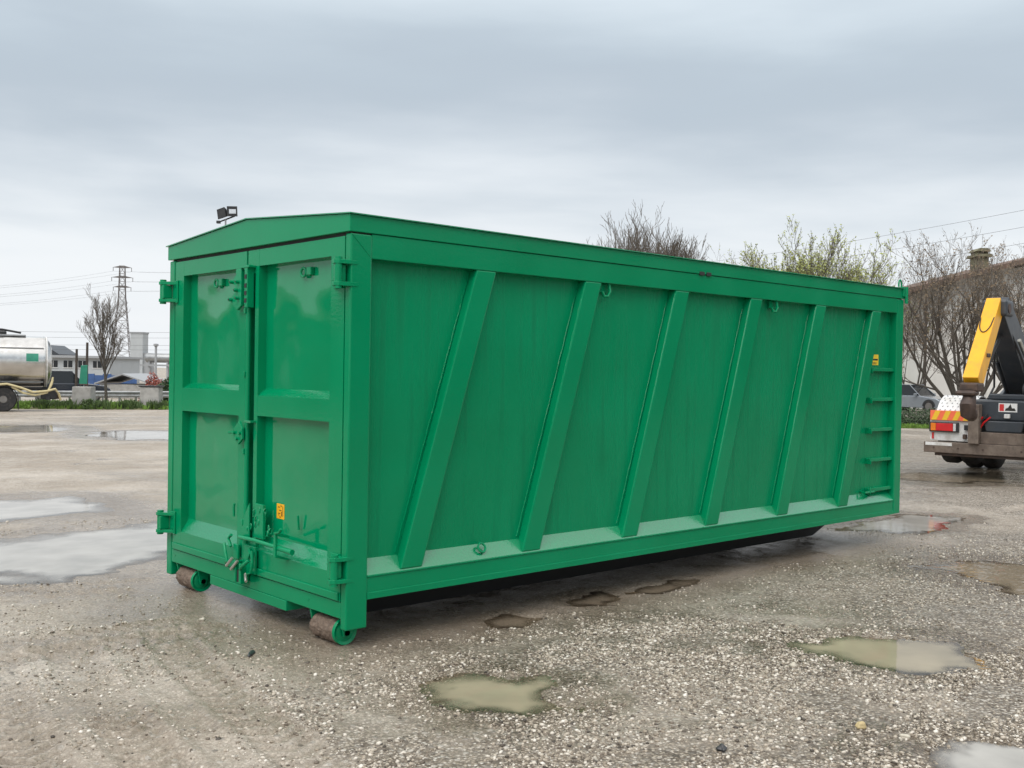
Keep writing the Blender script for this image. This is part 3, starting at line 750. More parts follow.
MB().box(-.06, -.008, 1.205, 1.24, .22, .30).build('claw_gap', DARKSTEEL, cl)

# ------------------------------------------------------------------ loose stones of the gravel
ICO_V = None
def ico():
    bm = bmesh.new(); bmesh.ops.create_icosphere(bm, subdivisions=1, radius=1.0)
    v = np.array([p.co[:] for p in bm.verts]); f = np.array([[q.index for q in g.verts] for g in bm.faces]); bm.free(); return v, f
STONE = None
def stone_material():
    mt, N, L, b = nmat('mixed gravel stones')
    g = N.new('ShaderNodeNewGeometry'); r = N.new('ShaderNodeValToRGB')
    ramp(r, [(0, (.045, .036, .028)), (.15, (.15, .12, .09)), (.4, (.31, .26, .20)), (.68, (.45, .395, .32)), (.90, (.60, .55, .475)), (1, (.72, .68, .61))])
    L.new(g.outputs['Random Per Island'], r.inputs[0])
    t = N.new('ShaderNodeTexCoord'); n = N.new('ShaderNodeTexNoise'); n.inputs['Scale'].default_value = 90; L.new(t.outputs['Object'], n.inputs['Vector'])
    mx_ = N.new('ShaderNodeMix'); mx_.data_type = 'RGBA'; mx_.blend_type = 'MULTIPLY'; mx_.inputs[0].default_value = .5
    L.new(r.outputs[0], mx_.inputs[6]); L.new(n.outputs['Color'], mx_.inputs[7])
    L.new(r.outputs[0], b.inputs['Base Color']); b.inputs['Roughness'].default_value = .5
    return mt
STONE = stone_material()
def scatter(n_try, r0, r1, smin, smax, seed, bias):
    g = np.random.default_rng(seed)
    a = YAW + np.radians(g.uniform(-33, 33, n_try)); r = np.sqrt(g.uniform(r0*r0, r1*r1, n_try))
    x = CAM[0]+r*np.cos(a); y = CAM[1]+r*np.sin(a)
    z, wet, gr = ground_fields(x, y)
    cl = fbm(x, y, 3.5, 3, 71)
    p = np.clip(gr*1.1, 0, 1)*sstep(.30, .62, cl)+bias
    inbox = (x > -.05) & (x < 6.75) & (y > -.02) & (y < 2.5)
    k = (g.uniform(0, 1, n_try) < p) & ~inbox
    x, y, z = x[k], y[k], z[k]; n = len(x)
    s = smin*(smax/smin)**(g.uniform(0, 1, n)**2.2)
    return x, y, z, s, g
def stones_mesh(name, parts, detail):
    bm = bmesh.new()
    bmesh.ops.create_icosphere(bm, subdivisions=1, radius=1.0)
    bv = np.array([p.co[:] for p in bm.verts]); bf = np.array([[q.index for q in f.verts] for f in bm.faces]); bm.free()
    V = []; Fc = []; off = 0
    for x, y, z, s, g in parts:
        n = len(x)
        sc = np.stack([s*g.uniform(.75, 1.3, n), s*g.uniform(.7, 1.1, n), s*g.uniform(.40, .75, n)], 1)
        w = g.uniform(0, 2*math.pi, n); c, sn = np.cos(w), np.sin(w)
        jit = 1+g.uniform(-.22, .22, (n, len(bv), 1))
        v = bv[None]*jit*sc[:, None, :]
        vx = v[..., 0]*c[:, None]-v[..., 1]*sn[:, None]; vy = v[..., 0]*sn[:, None]+v[..., 1]*c[:, None]
        tl = g.uniform(-.3, .3, n)[:, None]
        vz = v[..., 2]+vx*tl
        co = np.stack([vx+x[:, None], vy+y[:, None], vz+(z+sc[:, 2]*.25)[:, None]], -1)
        V.append(co.reshape(-1, 3)); Fc.append((bf[None]+off+np.arange(n)[:, None, None]*len(bv)).reshape(-1, 3)); off += n*len(bv)
    V = np.concatenate(V); Fc = np.concatenate(Fc)
    me = bpy.data.meshes.new(name)
    me.vertices.add(len(V)); me.vertices.foreach_set('co', V.astype(np.float32).ravel())
    me.loops.add(Fc.size); me.loops.foreach_set('vertex_index', Fc.astype(np.int32).ravel())
    me.polygons.add(len(Fc)); me.polygons.foreach_set('loop_start', (np.arange(len(Fc))*3).astype(np.int32)); me.polygons.foreach_set('loop_total', np.full(len(Fc), 3, np.int32))
    me.update(calc_edges=True)
    me.materials.append(STONE)
    o = bpy.data.objects.new(name, me); C.objects.link(o)
    return o
# simple octahedral stones keep the count cheap
_parts = [scatter(140000, 3.6, 7.2, .0032, .0135, 1, .015), scatter(42000, 7.2, 12, .005, .012, 2, .012), scatter(420, 4.0, 14, .011, .021, 3, .08)]
tag(stones_mesh('gravel', _parts, 0), 'loose pale and dark gravel stones scattered over the wet lot', 'gravel', kind='stuff')

def rock(px, py, size, mat, label, seed):
    p = gpt(px, py); g = random.Random(seed)
    bm = bmesh.new(); bmesh.ops.create_icosphere(bm, subdivisions=3, radius=1)
    for v in bm.verts:
        f = 1+.18*math.sin(3.1*v.co.x+seed)+.14*math.sin(4.3*v.co.y+2*seed)+.1*math.sin(5*v.co.z+seed)+g.uniform(-.03, .03)
        v.co = Vector((v.co.x*size[0], v.co.y*size[1], v.co.z*size[2]))*f
    me = bpy.data.meshes.new('rock'); bm.to_mesh(me); bm.free(); me.materials.append(mat)
    for q in me.polygons: q.use_smooth = True
    o = bpy.data.objects.new('rock', me); C.objects.link(o)
    z = ground_fields(np.array([p[0]]), np.array([p[1]]))[0][0]
    o.location = (p[0], p[1], z+size[2]*.5); o.rotation_euler = (0, 0, seed)
    return tag(o, label, 'rock')
RK_D = simple('dark wet stone', (.035, .035, .037), .35, var=.3, scale=30)
RK_P = simple('pale limestone', (.5, .46, .38), .7, var=.25, scale=30)
RK_Y = simple('yellowish stone', (.48, .38, .2), .7, var=.25, scale=30)
rock(722, 750, (.028, .022, .018), RK_D, 'round dark stone lying on the pale gravel', 1)
rock(793, 665, (.024, .016, .013), RK_P, 'flat pale stone in front of the greenish puddle', 2)
rock(860, 729, (.026, .022, .018), RK_Y, 'yellowish stone among the coarse gravel', 3)
rock(251, 655, (.05, .022, .008), RK_D, 'flat dark clod on the mud before the container doors', 4)
rock(905, 736, (.022, .018, .012), RK_P, 'white stone beside the pale shallow puddle', 5)
rock(202, 620, (.018, .014, .012), RK_P, 'small pale stone on the mud near the left roller', 6)

# ------------------------------------------------------------------ hook lift truck on the right
TA = math.radians(40)
tl_ = at(925, 446, 18.0)
Tx = np.array([math.cos(RZ-TA), math.sin(RZ-TA)])
tc0 = tl_[:2] + Tx*1.27
tz = float(gbase(*tc0))
truck = thing('hook_lift_truck', 'hook lift truck seen from behind with raised yellow jib and muddy bumper', 'truck', (tc0[0], tc0[1], tz), RZ-TA)
def tb(name, mat, dims, parent=truck, bevel=.01): return MB().box(*dims).build(name, mat, parent, bevel)
bmp = tb('bumper', RUSTBR, (-1.27, 1.27, -.07, .10, .40, .585))
tb('reflective_end', WHITEP, (-1.24, -.80, -.074, -.0702, .525, .580), bmp, 0)
tb('bumper_underlay', RUSTDK, (-1.10, 1.10, -.02, .10, .35, .399), bmp)
for s in (-1, 1):
    def sx(a, b): return tuple(sorted((s*a, s*b)))
    a, b = sx(1.22, .50); lp = tb('lamp_panel', WHITEP, (a, b, .09, .16, .60, .98))
    a, b = sx(1.21, .50); ch_ = tb('marker_board', REFR, (a, b, .055, .085, .955, 1.125), truck, .004)
    for k in range(4):
        x0 = -1.19+k*.175
        poly = [(x0, .962), (x0+.085, .962), (x0+.155, 1.118), (x0+.07, 1.118)]
        if s > 0: poly = [(-p[0], p[1]) for p in poly][::-1]
        MB().prism(poly, 1, .0515, .0545).build('stripe', REFY, ch_)
    a, b = sx(1.20, .76); lm_ = tb('tail_lamp', BLACKP, (a-.02, b+.03, .04, .088, .755, .925))
    a, b = sx(1.10, .82); tb('red_lens', REDL, (a, b, .025, .039, .775, .905), lm_, .004)
    a, b = sx(1.19, 1.105); tb('amber_lens', AMBL, (a, b, .025, .039, .775, .905), lm_, .004)
    a, b = sx(.815, .77); tb('clear_lens', CHROME, (a, b, .025, .039, .775, .905), lm_, .004)
    a, b = sx(1.18, 1.15); tb('side_reflector', REDL, (a, b, .07, .089, .63, .74), lp, 0)
    a, b = sx(.64, .56); tb('air_coupling', BLACKP, (a, b, .03, .089, .80, .89), lp); a, b = sx(.66, .60); tb('cable_socket', RUSTDK, (a, b, .03, .089, .65, .73), lp)
    # chequer plate mudguard
    n = 14; outer = [(.95+.62*math.cos(w), .78+.60*math.sin(w)) for w in np.linspace(math.radians(12), math.radians(168), n)]
    inner = [(.95+.60*math.cos(w), .78+.58*math.sin(w)) for w in np.linspace(math.radians(168), math.radians(12), n)]
    a, b = sx(1.22, .60); mg = MB().prism(outer+inner, 0, a, b).build('mudguard', WHITEP, truck, smooth=True)
    st_ = MB()
    for iw, w in enumerate(np.linspace(math.radians(100), math.radians(160), 9)):
        for k in range(7):
            xx = a+.05+k*(b-a-.1)/6 + (.03 if iw % 2 else 0); cy, cz = .95+.622*math.cos(w), .78+.602*math.sin(w)
            st_.tube([(xx-.012, cy, cz-.012), (xx+.012, cy-.004, cz+.012)], .006, 4)
    tag(st_.build('tread_studs', GREYP, mg), kind='stuff')
def wheel(parent, x0, x1, y, z, r, name='wheel'):
    w = MB(); rr = r
    c = (0, y, z)
    w.lathe([(r*.55, x0), (r*.88, x0), (r*.97, x0+.03), (r, x0+.06), (r, x1-.06), (r*.97, x1-.03), (r*.88, x1), (r*.55, x1)], 0, 28, c)
    o = w.build(name, RUBBER, parent, smooth=True)
    MB().lathe([(r*.12, x0+.035), (r*.30, x0+.02), (r*.36, x0+.07), (r*.52, x0+.05), (r*.56, x0+.004), (r*.56, x1-.004), (r*.3, x1-.05), (r*.12, x1-.04)], 0, 24, c).build('rim', RIM, o, smooth=True)
    return o
for (y, z) in ((.98, .69), (2.30, .515)):
    for s in (-1, 1):
        for (a, b) in ((1.22, .94), (.90, .62)):
            p, q = sorted((s*a, s*b)); wheel(truck, p, q, y, z, .515 if z < .6 else .53)
    MB().tube([(-1.0, y, z), (1.0, y, z)], .09, 10).build('axle', BLACKP, truck, smooth=True)
for s in (-1, 1):
    wheel(truck, *sorted((s*1.22, s*.92)), 7.5, .515, .515)
    tb('chassis_rail', SLATE, (s*.43-.05, s*.43+.05, 0.05, 8.3, .78, 1.06))
    tb('rear_post', RUSTBR, (s*.44-.085, s*.44+.085, -.14, .06, .586, 1.25))
cb = tb('cross_box', SLATE, (-.54, .54, .065, .55, .98, 1.33), truck, .03)
tb('cross_cap', SLATE, (-.3, .65, .2, .75, 1.335, 1.43), truck, .02)
MB().prism([(-.33, .98), (-.28, .79), (.28, .79), (.33, .98)], 1, .01, .35).build('lock_bucket', SLATE, truck, .02)
tb('mud_plate', RUSTBR, (-.355, .355, -.03, .02, .587, .785))
sk_ = tb('warning_label', WHITEP, (-.10, .19, .058, .064, 1.135, 1.28), cb, 0)
MB().prism([(-.085, 1.15), (-.015, 1.15), (-.015, 1.265), (-.085, 1.265)], 1, .0555, .0575).build('red_panel', SIGNRED, sk_)
MB().prism([(.0, 1.155), (.17, 1.155), (.15, 1.20), (.11, 1.20), (.085, 1.27), (.05, 1.21), (.01, 1.19)], 1, .0555, .0575).build('printed_figure', INK, sk_)
tb('lock_pin', WHITEP, (.0, .09, .0, .06, 1.03, 1.10))
for x in (.28, .62):
    MB().lathe([(.03, -.16), (.12, -.16), (.13, -.14), (.13, .14), (.12, .16), (.03, .16)], 0, 20, (x+.1, .35, 1.50)).build('rear_roller', BLACKP, truck, smooth=True)
# jib, hook and boom in the middle plane of the truck
def beam(name, mat, p0, p1, w0, w1, d0, d1, parent=truck, bevel=.012):
    p0, p1 = Vector(p0), Vector(p1); t = (p1-p0).normalized(); x = Vector((1, 0, 0)); nrm = t.cross(x).normalized()
    vs_ = []
    for p, w, d in ((p0, w0, d0), (p1, w1, d1)):
        for a, b in ((-1, -1), (1, -1), (1, 1), (-1, 1)): vs_.append(p+x*a*w/2+nrm*b*d/2)
    return MB().add(vs_, [(0,3,2,1),(4,5,6,7),(0,1,5,4),(1,2,6,5),(2,3,7,6),(3,0,4,7)]).build(name, mat, parent, bevel)
HX = -.02
jib = beam('jib', YEL, (HX, -1.72, 1.60), (HX, -.56, 2.90), .23, .22, .30, .28)
tb('jib_foot', RUSTDK, (HX-.135, HX+.135, -1.90, -1.55, 1.48, 1.62), jib, .03)
mk_ = [(HX-.10+.20*t, 2.66-.24*math.sqrt(max(0, 1-(2*t-1)**2))) for t in np.linspace(0, 1, 13)]
MB().tube([(q[0], -1.72+1.16*(q[1]-1.60)/1.30-.205, q[1]) for q in mk_], .009, 5).build('jib_mark', INK, jib)
hk = [(HX, -1.80, 1.52), (HX, -1.84, 1.38), (HX, -1.92, 1.28), (HX, -1.88, 1.16), (HX, -1.74, 1.12), (HX, -1.62, 1.18)]
MB().tube(hk, [.09, .10, .12, .12, .10, .06], 10).build('hook', RUSTDK, jib, smooth=True)
tb('hook_latch', RUSTDK, (HX-.18, HX+.12, -1.98, -1.72, 1.42, 1.50), jib, .05)
boom = beam('boom', SLATE, (HX, -.46, 2.86), (HX, 1.9, 1.22), .30, .36, .40, .70)
tb('boom_head', SLATE, (HX-.18, HX+.20, -.66, -.22, 2.70, 2.96), boom, .04)
for s in (-1, 1):
    MB().tube([(HX+s*.30, .4, 1.15), (HX+s*.30, 1.9, 1.62)], .07, 10).build('lift_cylinder', SLATE, truck, smooth=True)
MB().tube([(HX-.1, -1.25, 1.5), (HX-.05, -.75, 1.9), (HX+.0, -.2, 2.4)], .03, 6).build('hydraulic_hose', BLACKP, truck, smooth=True)
for k, s in enumerate((-1, 1)):
    MB().tube([(HX+s*.24, 1.7, 1.15), (HX+s*.24, .5, 2.0)], .055, 10).build('ram_body', SLATE, truck, smooth=True)
    MB().tube([(HX+s*.24, .5, 2.0), (HX+s*.22, .05, 2.33)], .032, 10).build('ram_rod', BRIGHTROD, truck, smooth=True)
    MB().tube([(HX+s*.10, -.30, 2.62), (HX+s*.20, .2, 2.1), (HX+s*.30, .6, 1.55), (HX+s*.34, .4, 1.34)], .02, 6).build('hydraulic_hose', BLACKP, truck, smooth=True)
for k in range(5):
    MB().tube([(-.45+.06*k, .02, 1.04+.05*(k % 2)), (-.50+.05*k, -.03, .95), (-.52+.03*k, .02, .80), (-.56+.02*k, .06, .70)], .014, 5).build('air_line', BLACKP if k % 2 else REDL, truck, smooth=True)
for x in (-1.1, -.7, -.3, .3, .7, 1.1): MB().tube([(x, -.078, .49), (x, -.069, .49)], .018, 6).build('bumper_bolt', RUSTDK, bmp)
MB().box(HX-.13, HX+.13, -1.40, -1.22, 2.02, 2.08).build('jib_band', RUSTDK, jib, .01)
MB().lathe([(.03, -.21), (.08, -.21), (.08, .21), (.03, .21)], 0, 14, (HX, -.50, 2.82)).build('elbow_pin', RUSTDK, jib, smooth=True)
cab = tb('cab', WHITEP, (-1.24, 1.24, 6.6, 8.6, 1.05, 3.0), truck, .08)
tb('windscreen', GLASS, (-1.1, 1.1, 8.602, 8.62, 1.95, 2.8), cab); tb('rear_window', GLASS, (-.7, .7, 6.58, 6.598, 2.1, 2.7), cab)
for s in (-1, 1):
    a, b = sorted((s*1.242, s*1.255)); tb('side_window', GLASS, (a, b, 7.3, 8.3, 1.95, 2.7), cab, 0)
tb('tool_box', BLACKP, (-1.15, 1.15, 3.3, 4.4, .55, 1.0), truck, .03)

# ------------------------------------------------------------------ cars
def car(name, label, cat, loc, rz, L_, Wd, H, paint, boxy):
    t = thing(name, label, cat, loc, rz)
    h = L_/2; hw = Wd/2
    belt = H*.60
    low = [(-h, .30), (-h+.02, belt-.05), (-h+.12, belt), (h*.35, belt), (h-.35, belt-.14), (h-.06, belt-.30), (h, .42), (h-.03, .24), (-h+.05, .24)]
    body = MB(); n = len(low)
    prof = [(1.0, 1.0)]
    vs_ = []; fs = []
    secs = [(-hw, .95), (-hw+.05, 1.0), (hw-.05, 1.0), (hw, .95)]
    for (y, k) in secs:
        for (x, z) in low: vs_.append((x*(.985 if k < 1 else 1), y, .24+(z-.24)*(.97 if k < 1 else 1)))
    for i in range(3):
        for j in range(n): fs.append((i*n+j, i*n+(j+1) % n, (i+1)*n+(j+1) % n, (i+1)*n+j))
    fs.append(tuple(range(n))); fs.append(tuple(range(3*n, 4*n))[::-1])
    b = body.add(vs_, fs).build('body', paint, t, .03)
    rb0, rb1 = (-h+.06, -h+.28) if boxy else (-h+.15, -h+.75)
    f0, f1 = h*.36, (h*.02 if not boxy else h*.08)
    iw, tw = hw-.04, hw-.20
    gv = [(rb0, -iw, belt-.01), (f0, -iw, belt-.01), (f0, iw, belt-.01), (rb0, iw, belt-.01), (rb1, -tw, H-.03), (f1, -tw, H-.03), (f1, tw, H-.03), (rb1, tw, H-.03)]
    MB().add(gv, [(0,3,2,1),(4,5,6,7),(0,1,5,4),(1,2,6,5),(2,3,7,6),(3,0,4,7)]).build('cabin_glass', GLASS, b)
    rf = MB().box(rb1-.03, f1+.05, -tw-.02, tw+.02, H-.045, H).build('roof', paint, b, .02)
    for s in (-1, 1):
        for (xa, xb) in ((f0, f1), (rb0, rb1), ((rb1+f1)/2-.08, (rb1+f1)/2-.05)):
            MB().tube([(xa, s*(iw+.004), belt-.02), (xb, s*(tw+.006), H-.03)], .022, 6).build('pillar', paint, b, smooth=True)
        for wx in (-h*.60, h*.62):
            r = .33
            a_, b_ = sorted((s*(hw+.005), s*(hw-.20)))
            w = MB(); w.lathe([(r*.6, a_), (r*.93, a_), (r, a_+.03), (r, b_-.03), (r*.93, b_), (r*.6, b_)], 1, 24, (wx, 0, r)); wo = w.build('wheel', RUBBER, t, smooth=True)
            MB().lathe([(.03, a_-.004), (r*.62, a_-.002), (r*.62, b_+.002), (.03, b_+.004)], 1, 16, (wx, 0, r)).build('rim', RIM, wo, smooth=True)
            a2, b2 = sorted((s*(hw+.001), s*(hw-.22)))
            arch = [(wx+.38*math.cos(q), r+.38*math.sin(q)) for q in np.linspace(0, math.pi, 12)]
            MB().prism(arch, 1, a2, b2).build('wheel_arch', BLACKP, b)
        a_, b_ = sorted((s*(hw-.42), s*(hw-.06)))
        MB().prism([(h-.30, belt-.20), (h-.09, belt-.34), (h-.02, belt-.36), (h-.02, belt-.48), (h-.20, belt-.45)], 1, a_, b_).build('headlight', CHROME, b, .01)
        MB().box(-h-.012, -h+.05, a_+.1*(s > 0), b_-.1*(s < 0), belt-.32, belt-.08).build('tail_light', REDL, b, .01)
        a_, b_ = sorted((s*(hw+.01), s*(hw+.16)))
        MB().box(f0-.28, f0-.14, a_, b_, belt-.02, belt+.12).build('mirror', paint, b, .02)
    MB().box(h-.03, h+.012, -hw*.55, hw*.55, .36, .50).build('grille', BLACKP, b, .005)
    MB().box(h+.010, h+.020, -.26, .26, .52, .62).build('number_plate', WHITEP, b)
    return t
p = gd(916, 57)
car('parked_car', 'grey blue hatchback parked behind the low hedge', 'car', p, RZ-math.radians(52), 4.1, 1.72, 1.50, CARBLUE, False)
p = gd(68, 61); p = (p[0], p[1], p[2]+.28)
car('dark_car', 'dark blue estate car passing behind the concrete block with the green board', 'car', p, RZ+.42, 4.7, 1.85, 1.78, CARDARK, True)

# ------------------------------------------------------------------ tanker trailer at the left edge
p = gpt(10, 410.5)
dep = float((p-CAM) @ FWD)
tp = at(50, 410.5, dep)
tk = thing('tanker_trailer', 'polished steel tanker trailer with yellow hose standing beside the grassy verge', 'trailer', (tp[0], tp[1], float(gbase(tp[0], tp[1]))), RZ+.47)
R_, ZC = 1.22, 2.34
tank = MB().lathe([(.05, -9.3), (.7, -9.2), (1.1, -9.0), (R_, -8.7), (R_, -.34), (R_+.015, -.33), (R_+.015, -.29), (1.17, -.22), (.98, -.05), (.70, .03), (.05, .06)], 0, 48, (0, 0, ZC)).build('tank', STEEL, tk, smooth=True)
for x in (-3.1, -5.8): MB().lathe([(R_+.001, x-.02), (R_+.012, x-.018), (R_+.012, x+.018), (R_+.001, x+.02)], 0, 48, (0, 0, ZC)).build('seam_band', STEEL, tank, smooth=True)
rimr = MB(); pts = [(-.20, (1.19)*math.cos(w), ZC+1.19*math.sin(w)) for w in np.linspace(0, 2*math.pi, 41)[:-1]]
rimr.tube(pts, .035, 6, closed=True).build('end_ring', WHITEP, tank, smooth=True)
MB().tube([(-9, -R_*math.cos(.55)-.03, ZC+R_*math.sin(.55)+.02), (-.35, -R_*math.cos(.55)-.03, ZC+R_*math.sin(.55)+.02)], .02, 6).build('side_rail', GALV, tank)
MB().tube([(-9, -R_*math.cos(-.9)-.02, ZC+R_*math.sin(-.9)), (-.35, -R_*math.cos(-.9)-.02, ZC+R_*math.sin(-.9))], .03, 6).build('side_rail', GALV, tank)
gs = MB(); ws = np.linspace(.02, .33, 6)
vs_ = [(x, -(R_+.006)*math.cos(w), ZC+(R_+.006)*math.sin(w)) for x in (-1.10, -.58) for w in ws]
gs.add(vs_, [(i, i+1, i+7, i+6) for i in range(5)]).build('green_placard', SIGNGREEN, tank)
def tkb(name, mat, d, bevel=.01, parent=tk): return MB().box(*d).build(name, mat, parent, bevel)
tkb('walkway', GALV, (-8.8, -1.1, -.30, .30, ZC+R_-.01, ZC+R_+.07))
lidp = MB().lathe([(.28, ZC+R_), (.28, ZC+R_+.18), (.22, ZC+R_+.24), (.05, ZC+R_+.26)], 2, 20, (-2.2, 0, 0)); lidp.build('man_lid', BLACKP, tk, smooth=True)
MB().tube([(-2.9, .0, ZC+R_+.07), (-2.55, .0, ZC+R_+.32), (-2.1, 0, ZC+R_+.30), (-1.3, 0, ZC+R_+.16)], .05, 6).build('lid_lever', BLACKP, tk, smooth=True)
for y in (-.45, .38): tkb('chassis_beam', BLACKP, (-8.6, -.15, y, y+.08, .98, 1.16))
for y in (-.95, .95): MB().tube([(-8.5, y, 1.12), (-.4, y, 1.12)], .05, 6).build('hose_tray', BLACKP, tk)
for x in (-2.05, -3.36, -4.67):
    for s in (-1, 1):
        r = .58; a_, b_ = sorted((s*1.22, s*.86))
        w = MB().lathe([(r*.55, a_), (r*.92, a_), (r, a_+.05), (r, b_-.05), (r*.92, b_), (r*.55, b_)], 1, 28, (x, 0, r)).build('wheel', RUBBER, tk, smooth=True)
        MB().lathe([(.05, a_-.01), (.16, a_-.01), (.20, a_+.06), (.27, a_+.04), (.30, a_-.003), (.30, b_+.003), (.2, b_-.06), (.05, b_+.01)], 1, 22, (x, 0, r)).build('rim', RIM, w, smooth=True)
        o_ = [(x+.66*math.cos(q), .58+.64*math.sin(q)) for q in np.linspace(.3, math.pi-.3, 12)]; i_ = [(x+.63*math.cos(q), .58+.61*math.sin(q)) for q in np.linspace(math.pi-.3, .3, 12)]
        MB().prism(o_+i_, 1, *sorted((s*1.24, s*.84))).build('mudguard', BLACKP, tk, smooth=True)
    MB().tube([(x, -.9, .58), (x, .9, .58)], .07, 8).build('axle', BLACKP, tk)
tkb('mud_flap', BLACKP, (-1.42, -1.39, -1.22, -.86, .10, .75), 0); tkb('mud_flap', BLACKP, (-1.42, -1.39, .86, 1.22, .10, .75), 0)
tkb('rear_bumper', BLACKP, (-.25, -.05, -1.1, 1.1, .55, .72)); tkb('valve_box', BLACKP, (-.45, .25, -1.05, -.45, .58, 1.02), .05)
MB().lathe([(.05, .0), (.16, .0), (.16, .22), (.05, .22)], 0, 14, (.15, -.75, .75)).build('outlet_valve', RUSTDK, tk, smooth=True)
MB().tube([(-9, -1.26, 1.22), (-2.6, -1.28, 1.24), (-1.9, -1.3, 1.30), (-1.3, -1.3, 1.12), (-.8, -1.3, .92), (-.2, -1.3, .98), (.15, -1.28, 1.08), (.32, -1.2, .85), (.40, -1.1, .55)], .055, 8).build('yellow_hose', HOSE, tk, smooth=True)
MB().tube([(-1.7, -1.24, 1.16), (-1.2, -1.26, .88), (-.7, -1.27, .78), (-.2, -1.25, .90), (.0, -1.2, 1.3), (.05, -1.1, 1.5)], .05, 8).build('yellow_hose', HOSE, tk, smooth=True)
MB().tube([(-.12, -1.1, 1.02), (.02, -1.1, 1.45), (.06, -1.0, 1.62)], .045, 8).build('yellow_hose', HOSE, tk, smooth=True)
for y in (-.6, .6): tkb('landing_leg', BLACKP, (-7.4, -7.25, y-.07, y+.07, .0, 1.0))

# ------------------------------------------------------------------ verge, blocks, rail and what stands along the road
def strip(name, pts0, pts1, mat, crown, label, n=40, mrow=8):
    vs_, fs = [], []
    for i in range(n+1):
        t = i/n
        for j in range(mrow+1):
            q = j/mrow; a = (1-t)*np.array(pts0[0])+t*np.array(pts0[1]); b = (1-t)*np.array(pts1[0])+t*np.array(pts1[1])
            c = a*(1-q)+b*q
            z = float(gbase(c[0], c[1])) + .01 + crown*math.sin(math.pi*min(1, q*1.0))**.7*(.75+.5*float(fbm(np.array([c[0]]), np.array([c[1]]), .8, 3, 5)[0])) - (.06 if j in (0, mrow) else 0)
            vs_.append((c[0], c[1], z))
    for i in range(n):
        for j in range(mrow):
            k = i*(mrow+1)+j; fs.append((k, k+1, k+mrow+2, k+mrow+1))
    o = MB().add(vs_, fs).build(name, mat, None, smooth=True)
    return tag(o, label, None, kind='structure'), np.array(vs_)
def dpt(px, D): return np.array(gd(px, D)[:2])
v_, vv = strip('verge', (dpt(-260, 52.5), dpt(330, 52.5)), (dpt(-260, 58), dpt(330, 58)), SOIL, .22, 'grassy verge between the lot and the road')
def tufts(name, label, mat, pts, h0, h1, seed, per=9, wd=.02):
    g = random.Random(seed); vs_, fs = [], []
    for (x, y, z) in pts:
        hh = g.uniform(h0, h1)
        for k in range(per):
            a = g.uniform(0, 6.283); rr = g.uniform(0, .16); bx_, by_ = x+rr*math.cos(a), y+rr*math.sin(a)
            ln = g.uniform(.1, .5)*hh; w = g.uniform(.5, 1.4)*wd; a2 = g.uniform(0, 6.283)
            o = len(vs_); ca, sa = math.cos(a2)*w, math.sin(a2)*w
            hz = hh*g.uniform(.5, 1)
            vs_ += [(bx_-ca, by_-sa, z-.03), (bx_+ca, by_+sa, z-.03), (bx_+ca*.7+ln*.4*math.cos(a), by_+sa*.7+ln*.4*math.sin(a), z+hz*.6), (bx_+ln*math.cos(a), by_+ln*math.sin(a), z+hz)]
            fs += [(o, o+1, o+2), (o, o+2, o+3)]
    me = bpy.data.meshes.new(name); me.from_pydata(vs_, [], fs); me.materials.append(mat)
    o = bpy.data.objects.new(name, me); C.objects.link(o)
    return tag(o, label, 'grass', kind='stuff')
def verge_pts(n, d0, d1, px0, px1, seed, top=.2):
    g = random.Random(seed); out_ = []
    for _ in range(n):
        px, D = g.uniform(px0, px1), g.uniform(d0, d1); x, y, z = gd(px, D)
        out_.append((x, y, z+top*math.sin(math.pi*min(1, max(0, (D-52.5)/5.5)))**.7))
    return out_
tufts('grass', 'rough green grass on the verge by the concrete blocks', GRASSM, verge_pts(2600, 52.7, 57.5, -150, 300, 1), .08, .30, 2, 9, .035)
wp = []
for cpx in (63, 70, 98, 104, 122, 128, 135, 150, 156, 163, 40, 46): wp += verge_pts(14, 52.8, 53.8, cpx-5, cpx+5, cpx, .12)
tufts('weeds', 'dark taller weeds clumped along the verge edge', WEED, wp, .2, .6, 3, 12, .05)
# two concrete blocks
def block(px, D, label, slab):
    t = thing('concrete_block', label, 'block', (*gd(px, D)[:2], gd(px, D)[2]-.02), RZ+.05, 'concrete blocks on the verge')
    v = MB().add([(-.52,-.4,0),(.52,-.4,0),(.52,.4,0),(-.52,.4,0),(-.47,-.36,1.18),(.47,-.36,1.18),(.47,.36,1.18),(-.47,.36,1.18)],
                 [(0,3,2,1),(4,5,6,7),(0,1,5,4),(1,2,6,5),(2,3,7,6),(3,0,4,7)]).build('block_body', CONCRETE, t, .03)
    if slab: MB().box(-.55, .55, -.4, .4, 1.182, 1.25).build('cap_slab', BLACKP, t, .01)
    else: MB().tube([(-.2, 0, 1.17), (-.2, 0, 1.30), (.2, 0, 1.30), (.2, 0, 1.17)], .025, 6).build('lifting_loop', RUSTDK, t)
    return t
block(84, 53.6, 'concrete block on the verge with the green board above it', False)
block(151.5, 53.6, 'concrete block with a dark cap slab beside the guard rail', True)
p = gd(83.5, 54.6)
sg = thing('green_board', 'narrow green board on a thin post behind a concrete block', 'sign', p, RZ+.1)
MB().tube([(.02, 0, 0), (.02, 0, 2.3)], .03, 8).build('post', GALV, sg)
MB().add([(-.22,-.05,1.30),(.20,-.05,1.30),(.20,-.02,1.30),(-.22,-.02,1.30),(-.13,-.05,2.28),(.21,-.05,2.30),(.21,-.02,2.30),(-.13,-.02,2.28)],
         [(0,3,2,1),(4,5,6,7),(0,1,5,4),(1,2,6,5),(2,3,7,6),(3,0,4,7)]).build('board', SIGNGREEN, sg, .01)
